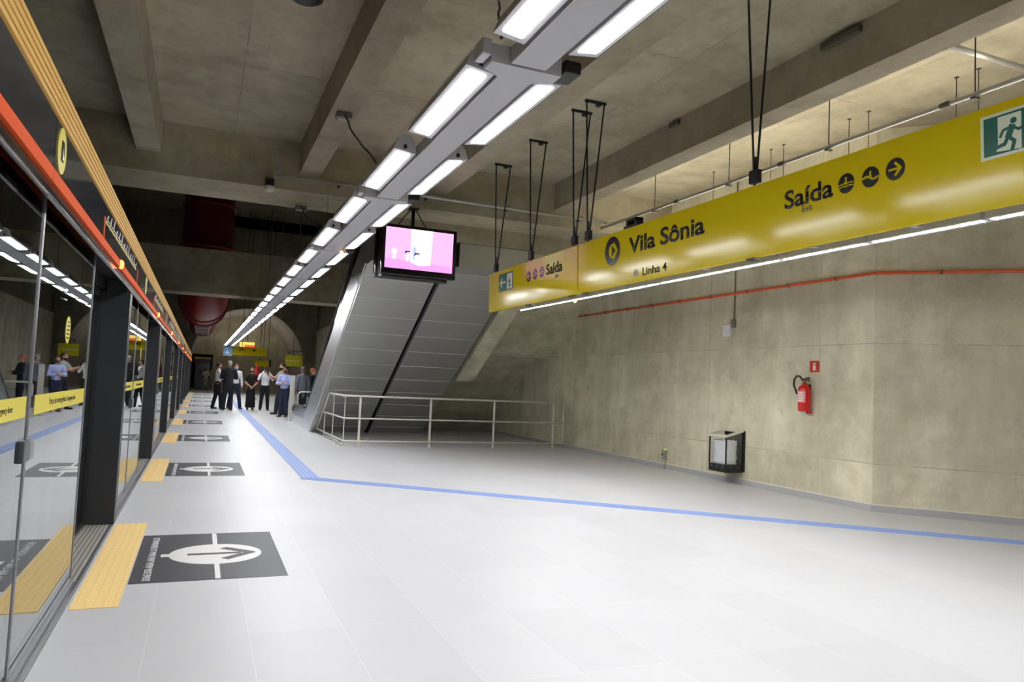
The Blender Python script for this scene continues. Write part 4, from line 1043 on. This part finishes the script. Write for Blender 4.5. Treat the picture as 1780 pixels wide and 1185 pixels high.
def person(label, loc, rz, H, look=0., tilt=0., arms=None, stance=None, skin=(196, 148, 122), hair=(44, 34, 28), hairstyle='short', top=None, sleeves='long', bottom=None, skirt=None, jacket=None, shoes=(24, 22, 22), mask=None, beard=False, build=1., held=None, far=False, group=None):
    """faces local -Y; H standing height"""
    k = H/1.75
    t = thing('person', label, 'person', loc, group); t.rotation_euler = (0, 0, rz); t.scale = (k, k, k)
    V = Vector
    sm = mat('skin_%d_%d_%d' % skin, skin, .55)
    stance = stance or {}
    # joints
    pel = V((0, 0, .94)); wai = V((0, .005, 1.10)); che = V((0, .0, 1.30)); nec = V((0, .012, 1.475))
    hips = {s: V((s*.085, 0, .90)) for s in (-1, 1)}
    ank = {s: V(stance.get(s, (s*.10, 0.02*s, .085))) for s in (-1, 1)}
    kne = {s: hips[s].lerp(ank[s], .5)+V((0, -.025, .03)) for s in (-1, 1)}
    sho = {s: V((s*.175*build, .005, 1.415)) for s in (-1, 1)}
    arms = arms or {}
    elb = {}; wri = {}; hdir = {}; side = {}
    for s in (-1, 1):
        e, w_ = arms.get(s, ((s*.235, .02, 1.12), (s*.245, -.03, .87)))
        elb[s] = V(e); wri[s] = V(w_); hdir[s] = (wri[s]-elb[s]).normalized()
    ch, sh = math.cos(look), math.sin(look)
    HM = Matrix.Rotation(look, 3, 'Z') @ Matrix.Rotation(tilt, 3, 'X')
    hc = V((0, -.012, 1.635))
    hp = lambda x, y, z: hc+HM @ V((x, y, z))
    vox = .012 if far else .0085
    b = MB()
    # torso, neck, head
    cap(b, pel-V((0, 0, .02)), .145*build, wai, .128*build, .68); cap(b, wai, .128*build, che, .155*build, .64); cap(b, che, .155*build, V((0, .01, 1.40)), .13*build, .62)
    for s in (-1, 1): cap(b, V((0, .01, 1.41)), .075, sho[s], .058)
    cap(b, nec-V((0, 0, .08)), .062, hp(0, .012, -.06), .052)
    b.sphere(hp(0, .012, .03), (.074, .092, .092), 18, 12, HM); b.sphere(hp(0, -.012, -.04), (.058, .074, .072), 16, 10, HM)
    cap(b, hp(0, -.055, -.085), .026, hp(0, -.045, -.075), .03)
    cap(b, hp(0, -.082, .012), .011, hp(0, -.098, -.028), .015)          # nose
    for s in (-1, 1): b.sphere(hp(s*.075, .012, -.008), (.010, .022, .032), 10, 8, HM)   # ears
    for s in (-1, 1):
        cap(b, hips[s]+V((0, .02, .02)), .095, kne[s], .06); cap(b, kne[s], .058, kne[s].lerp(ank[s], .35)+V((0, .012, 0)), .056); cap(b, kne[s].lerp(ank[s], .35)+V((0, .012, 0)), .055, ank[s], .038)
        ft = V((ank[s].x+s*.02, ank[s].y-.15, .035))
        cap(b, ank[s]+V((0, .03, -.045)), .036, ft, .034, .8)
        cap(b, sho[s], .055, elb[s], .042); cap(b, elb[s], .042, wri[s], .028)
        # hand: palm, four fingers, thumb leaving the side
        d = hdir[s]; inn = V((-s, 0, 0)); inn = (inn-d*d.dot(inn)); inn = inn.normalized() if inn.length > .2 else V((0, 0, 1))
        wd = d.cross(inn).normalized()
        if wd.y > 0: wd = -wd                                          # towards the thumb: forward
        pc = wri[s]+d*.05
        cap(b, wri[s]+d*.012, .026, wri[s]+d*.075, .036, .45, 12, wd)
        if not far:
            for i, (off, ln) in enumerate(((.030, .068), (.010, .078), (-.010, .072), (-.029, .056))):
                r0 = wri[s]+d*.088+wd*off
                m1 = r0+d*ln*.5+inn*.006; m2 = m1+(d*.75+inn*.6).normalized()*ln*.5
                cap(b, r0-d*.02, .0098, m1, .0092, 1, 8); cap(b, m1, .0092, m2, .008, 1, 8)
            th0 = wri[s]+d*.03+wd*.026; th1 = th0+(d*.6+wd*.8).normalized()*.038; th2 = th1+(d*.95+wd*.3+inn*.2).normalized()*.03
            cap(b, th0, .0125, th1, .0115, 1, 8); cap(b, th1, .0112, th2, .009, 1, 8)
    def put(me, name, parent=t):
        o = bpy.data.objects.new(name, me); COL.objects.link(o); o.parent = parent; return o
    put(apply_remesh(b, 'body', vox, sm), 'body')
    # eyes, brows, mouth
    if not far:
        for s in (-1, 1):
            e = MB(); e.sphere(hp(s*.031, -.077, .008), (.011, .009, .007), 10, 7, HM); put_m = e.mesh('eye'); put_m.materials.append(mat('eye_dark', (30, 24, 22), .3)); put(put_m, 'eye')
            e = MB(); cap(e, hp(s*.015, -.084, .034), .005, hp(s*.048, -.074, .034), .004, 1, 8); q = e.mesh('eyebrow'); q.materials.append(mat('brow', (48, 36, 30), .7)); put(q, 'eyebrow')
        if mask is None:
            e = MB(); cap(e, hp(-.022, -.083, -.055), .006, hp(.022, -.083, -.055), .006, 1, 8); q = e.mesh('mouth'); q.materials.append(mat('lips', (150, 84, 78), .5)); put(q, 'mouth')
    # hair
    if hairstyle != 'bald':
        h = MB()
        h.sphere(hp(0, .022, .048), (.082, .094, .088), 18, 12, HM)
        cap(h, hp(0, .06, -.01), .06, hp(0, .05, .02), .07)
        if hairstyle == 'long':
            cap(h, hp(0, .07, .0), .07, hp(0, .075, -.14), .055)
            for s in (-1, 1): cap(h, hp(s*.07, .02, .03), .025, hp(s*.065, .035, -.13), .022)
        me = apply_remesh(h, 'hair', .011, mat('hair_%d_%d_%d' % hair, hair, .75))
        # clear the face: push front lower part back inside the head
        inv = HM.inverted()
        for v in me.vertices:
            l = inv @ (v.co-hc)
            if l.y < -.035 and l.z < .055:
                l.y = -.035+(l.y+.035)*.1; v.co = hc+HM @ l
        put(me, 'hair')
    if beard:
        e = MB(); e.sphere(hp(0, -.018, -.062), (.062, .078, .055), 16, 10, HM); me = apply_remesh(e, 'beard', .01, mat('hair_%d_%d_%d' % hair, hair, .75)); put(me, 'beard')
    if mask is not None:
        e = MB(); e.sphere(hp(0, -.022, -.043), (.063, .086, .05), 18, 12, HM)
        for s in (-1, 1): cap(e, hp(s*.055, -.04, -.03), .004, hp(s*.078, .015, .0), .004, 1, 8)
        me = apply_remesh(e, 'face_mask', .008, cloth(mask)); put(me, 'face_mask')
    # clothing
    if shoes:
        for s in (-1, 1):
            e = MB(); ft = V((ank[s].x+s*.02, ank[s].y-.155, .036))
            cap(e, ank[s]+V((0, .035, -.045)), .043, ft, .040, .85); cap(e, ank[s]+V((0, .01, -.02)), .048, ank[s]+V((0, .0, -.05)), .045)
            for i, v in enumerate(e.v):
                if v.z < .0: e.v[i] = V((v.x, v.y, 0))
            put(apply_remesh(e, 'shoe', .012, mat('shoe_%d_%d_%d' % shoes, shoes, .4)), 'shoe')
    if bottom:
        e = MB()
        cap(e, pel-V((0, 0, .03)), .158*build, wai-V((0, 0, .04)), .142*build, .72)
        for s in (-1, 1):
            cap(e, hips[s]+V((0, .02, .0)), .108, kne[s], .077); cap(e, kne[s], .077, ank[s]+V((0, .008, .0)), .066)
        put(apply_remesh(e, 'trousers', .013, cloth(bottom)), 'trousers')
    if skirt:
        e = MB(); zz = skirt[1]
        e.lathe([(.13, 1.08), (.16, .95), (.17, .8), (.185, .5), (.20, zz), (.19, zz), (.15, .5), (.14, .9), (.12, 1.07)], (0, 0, 0), 28)
        for i, v in enumerate(e.v): e.v[i] = V((v.x, v.y*.75, v.z))
        q = e.mesh('skirt'); q.materials.append(cloth(skirt[0])); put(q, 'skirt')
    def upper(grow, zlow, sl, name, c):
        e = MB()
        cap(e, V((0, 0, zlow+.08)), (.145+grow)*build, wai+V((0, 0, .03)), (.138+grow)*build, .74); cap(e, wai, (.134+grow)*build, che, (.162+grow)*build, .69); cap(e, che, (.16+grow)*build, V((0, .012, 1.40)), (.13+grow)*build, .70)
        for s in (-1, 1):
            cap(e, V((0, .012, 1.41)), .085+grow, sho[s], .066+grow)
            if sl == 'long':
                cap(e, sho[s], .066+grow, elb[s], .053+grow); cap(e, elb[s], .053+grow, elb[s].lerp(wri[s], .93), .038+grow)
            elif sl == 'rolled':
                cap(e, sho[s], .066+grow, elb[s], .053+grow); cap(e, elb[s], .053+grow, elb[s].lerp(wri[s], .2), .05+grow)
            else:
                cap(e, sho[s], .066+grow, sho[s].lerp(elb[s], .72), .060+grow)
        cap(e, V((0, .014, 1.43)), .072, V((0, .012, 1.475)), .066)
        put(apply_remesh(e, name, .013, cloth(c)), name)
    if top: upper(.0, .86 if not bottom else .93, sleeves, 'shirt', top)
    if jacket: upper(.013, .74, 'long', 'jacket', jacket)
    if held == 'phone':
        p = (wri[-1]+hdir[-1]*.12+wri[1]+hdir[1]*.12)/2
        e = MB().box(p-V((.04, .006, .01)), p+V((.04, .006, .14))); q = e.mesh('phone'); q.materials.append(BLACKGLOSS)
        # a held thing stays a thing of its own
        o = bpy.data.objects.new('phone', q); COL.objects.link(o); o.matrix_world = Matrix.Translation(loc) @ Matrix.Rotation(rz, 4, 'Z') @ Matrix.Scale(k, 4)
        tag(o, 'dark phone held up by the man in the grey T-shirt', 'phone')
    if held == 'camera':
        p = hp(0, -.15, .02)
        e = MB().box(p-V((.08, .04, .05)), p+V((.08, .04, .05))).cyl(p+V((0, -.04, 0)), p+V((0, -.15, 0)), .038, 16)
        e.box(p+V((-.03, -.02, .05)), p+V((.03, .03, .08)))
        q = e.mesh('photo_camera'); q.materials.append(BLACK)
        o = bpy.data.objects.new('photo_camera', q); COL.objects.link(o); o.matrix_world = Matrix.Translation(loc) @ Matrix.Rotation(rz, 4, 'Z') @ Matrix.Scale(k, 4)
        tag(o, 'black camera held to the face of the white-shirted photographer', 'camera')
    return t
D = math.radians
NAVY, DARK, WSH = (34, 38, 58), (26, 26, 30), (226, 226, 232)
folded = {-1: ((-.25, -.06, 1.16), (-.02, -.24, 1.20)), 1: ((.25, -.06, 1.16), (.04, -.23, 1.16))}
clasped = {-1: ((-.245, -.02, 1.13), (-.05, -.20, .96)), 1: ((.245, -.02, 1.13), (.05, -.20, .96))}
phone = {-1: ((-.21, -.17, 1.20), (-.06, -.40, 1.30)), 1: ((.21, -.17, 1.20), (.05, -.40, 1.30))}
camup = {-1: ((-.27, -.13, 1.24), (-.09, -.17, 1.56)), 1: ((.27, -.13, 1.24), (.09, -.17, 1.56))}
wide = {-1: (-.16, .05, .085), 1: (.16, -.10, .085)}
person('man in dark suit with thin grey hair, back to us, left of the crowd', (1.00, 29.9, 0), D(172), 1.86, look=D(14), arms=folded, stance={-1: (-.12, -.06, .085), 1: (.12, .04, .085)}, hair=(150, 146, 142), top=WSH, bottom=DARK, jacket=(28, 28, 34), build=1.1)
person('man in white shirt and dark trousers, partly behind the dark-suited man', (.66, 30.9, 0), D(105), 1.78, arms=folded, stance={-1: (-.12, -.12, .085), 1: (.12, .12, .085)}, top=WSH, bottom=DARK, mask=(60, 62, 70))
person('man in white shirt with pale blue face mask, right of the dark suit', (1.30, 31.3, 0), D(8), 1.78, stance={-1: (-.22, .02, .085), 1: (.22, -.02, .085)}, top=WSH, bottom=NAVY, mask=(164, 200, 232))
person('woman in long black dress with dark mask, hands clasped, facing us', (1.88, 30.95, 0), D(2), 1.66, arms=clasped, hair=(86, 62, 44), hairstyle='long', top=(20, 20, 22), sleeves='short', skirt=((20, 20, 22), .10), mask=(40, 38, 42), build=.92)
person('photographer in white shirt and black trousers, facing us', (2.39, 30.8, 0), D(0), 1.72, arms=camup, top=WSH, bottom=(22, 22, 24), sleeves='long', held='camera', stance={-1: (-.14, 0, .085), 1: (.14, 0, .085)}, build=1.08)
person('bearded man in grey T-shirt turned left with a phone raised', (2.72, 27.8, 0), D(-72), 1.83, arms=phone, top=(150, 154, 150), sleeves='short', bottom=(36, 38, 40), beard=True, hair=(32, 26, 24), held='phone', stance={-1: (-.1, -.12, .085), 1: (.1, .1, .085)})
person('man in light blue shirt and navy trousers with dark mask', (2.66, 26.2, 0), D(-28), 1.69, look=D(10), arms=folded, top=(176, 186, 236), bottom=(40, 46, 76), mask=(36, 38, 62), shoes=(120, 84, 56))
person('man in grey jacket behind the tall barrier post, back to us', (3.22, 26.0, 0), D(200), 1.69, top=WSH, jacket=(112, 114, 126), bottom=(38, 40, 52), hair=(84, 78, 70), mask=(50, 52, 60))
person('man with grey hair and pale mask at the back, beside the escalator', (3.40, 27.4, 0), D(20), 1.74, top=(90, 96, 130), bottom=NAVY, hair=(120, 116, 112), mask=(196, 200, 206))
person('red-haired man in dark suit half hidden by the escalator side', (3.62, 26.5, 0), D(60), 1.70, top=WSH, jacket=(36, 40, 58), bottom=NAVY, hair=(176, 96, 56), arms=folded)
person('distant person with folded arms in pale top by the end gate', (.42, 62.6, 0), D(10), 1.74, arms=folded, top=(206, 186, 176), bottom=(150, 150, 150), far=True)
person('distant person in grey standing behind, nearer the end wall', (.78, 63.2, 0), D(-10), 1.66, top=(150, 148, 146), bottom=(140, 140, 142), far=True)
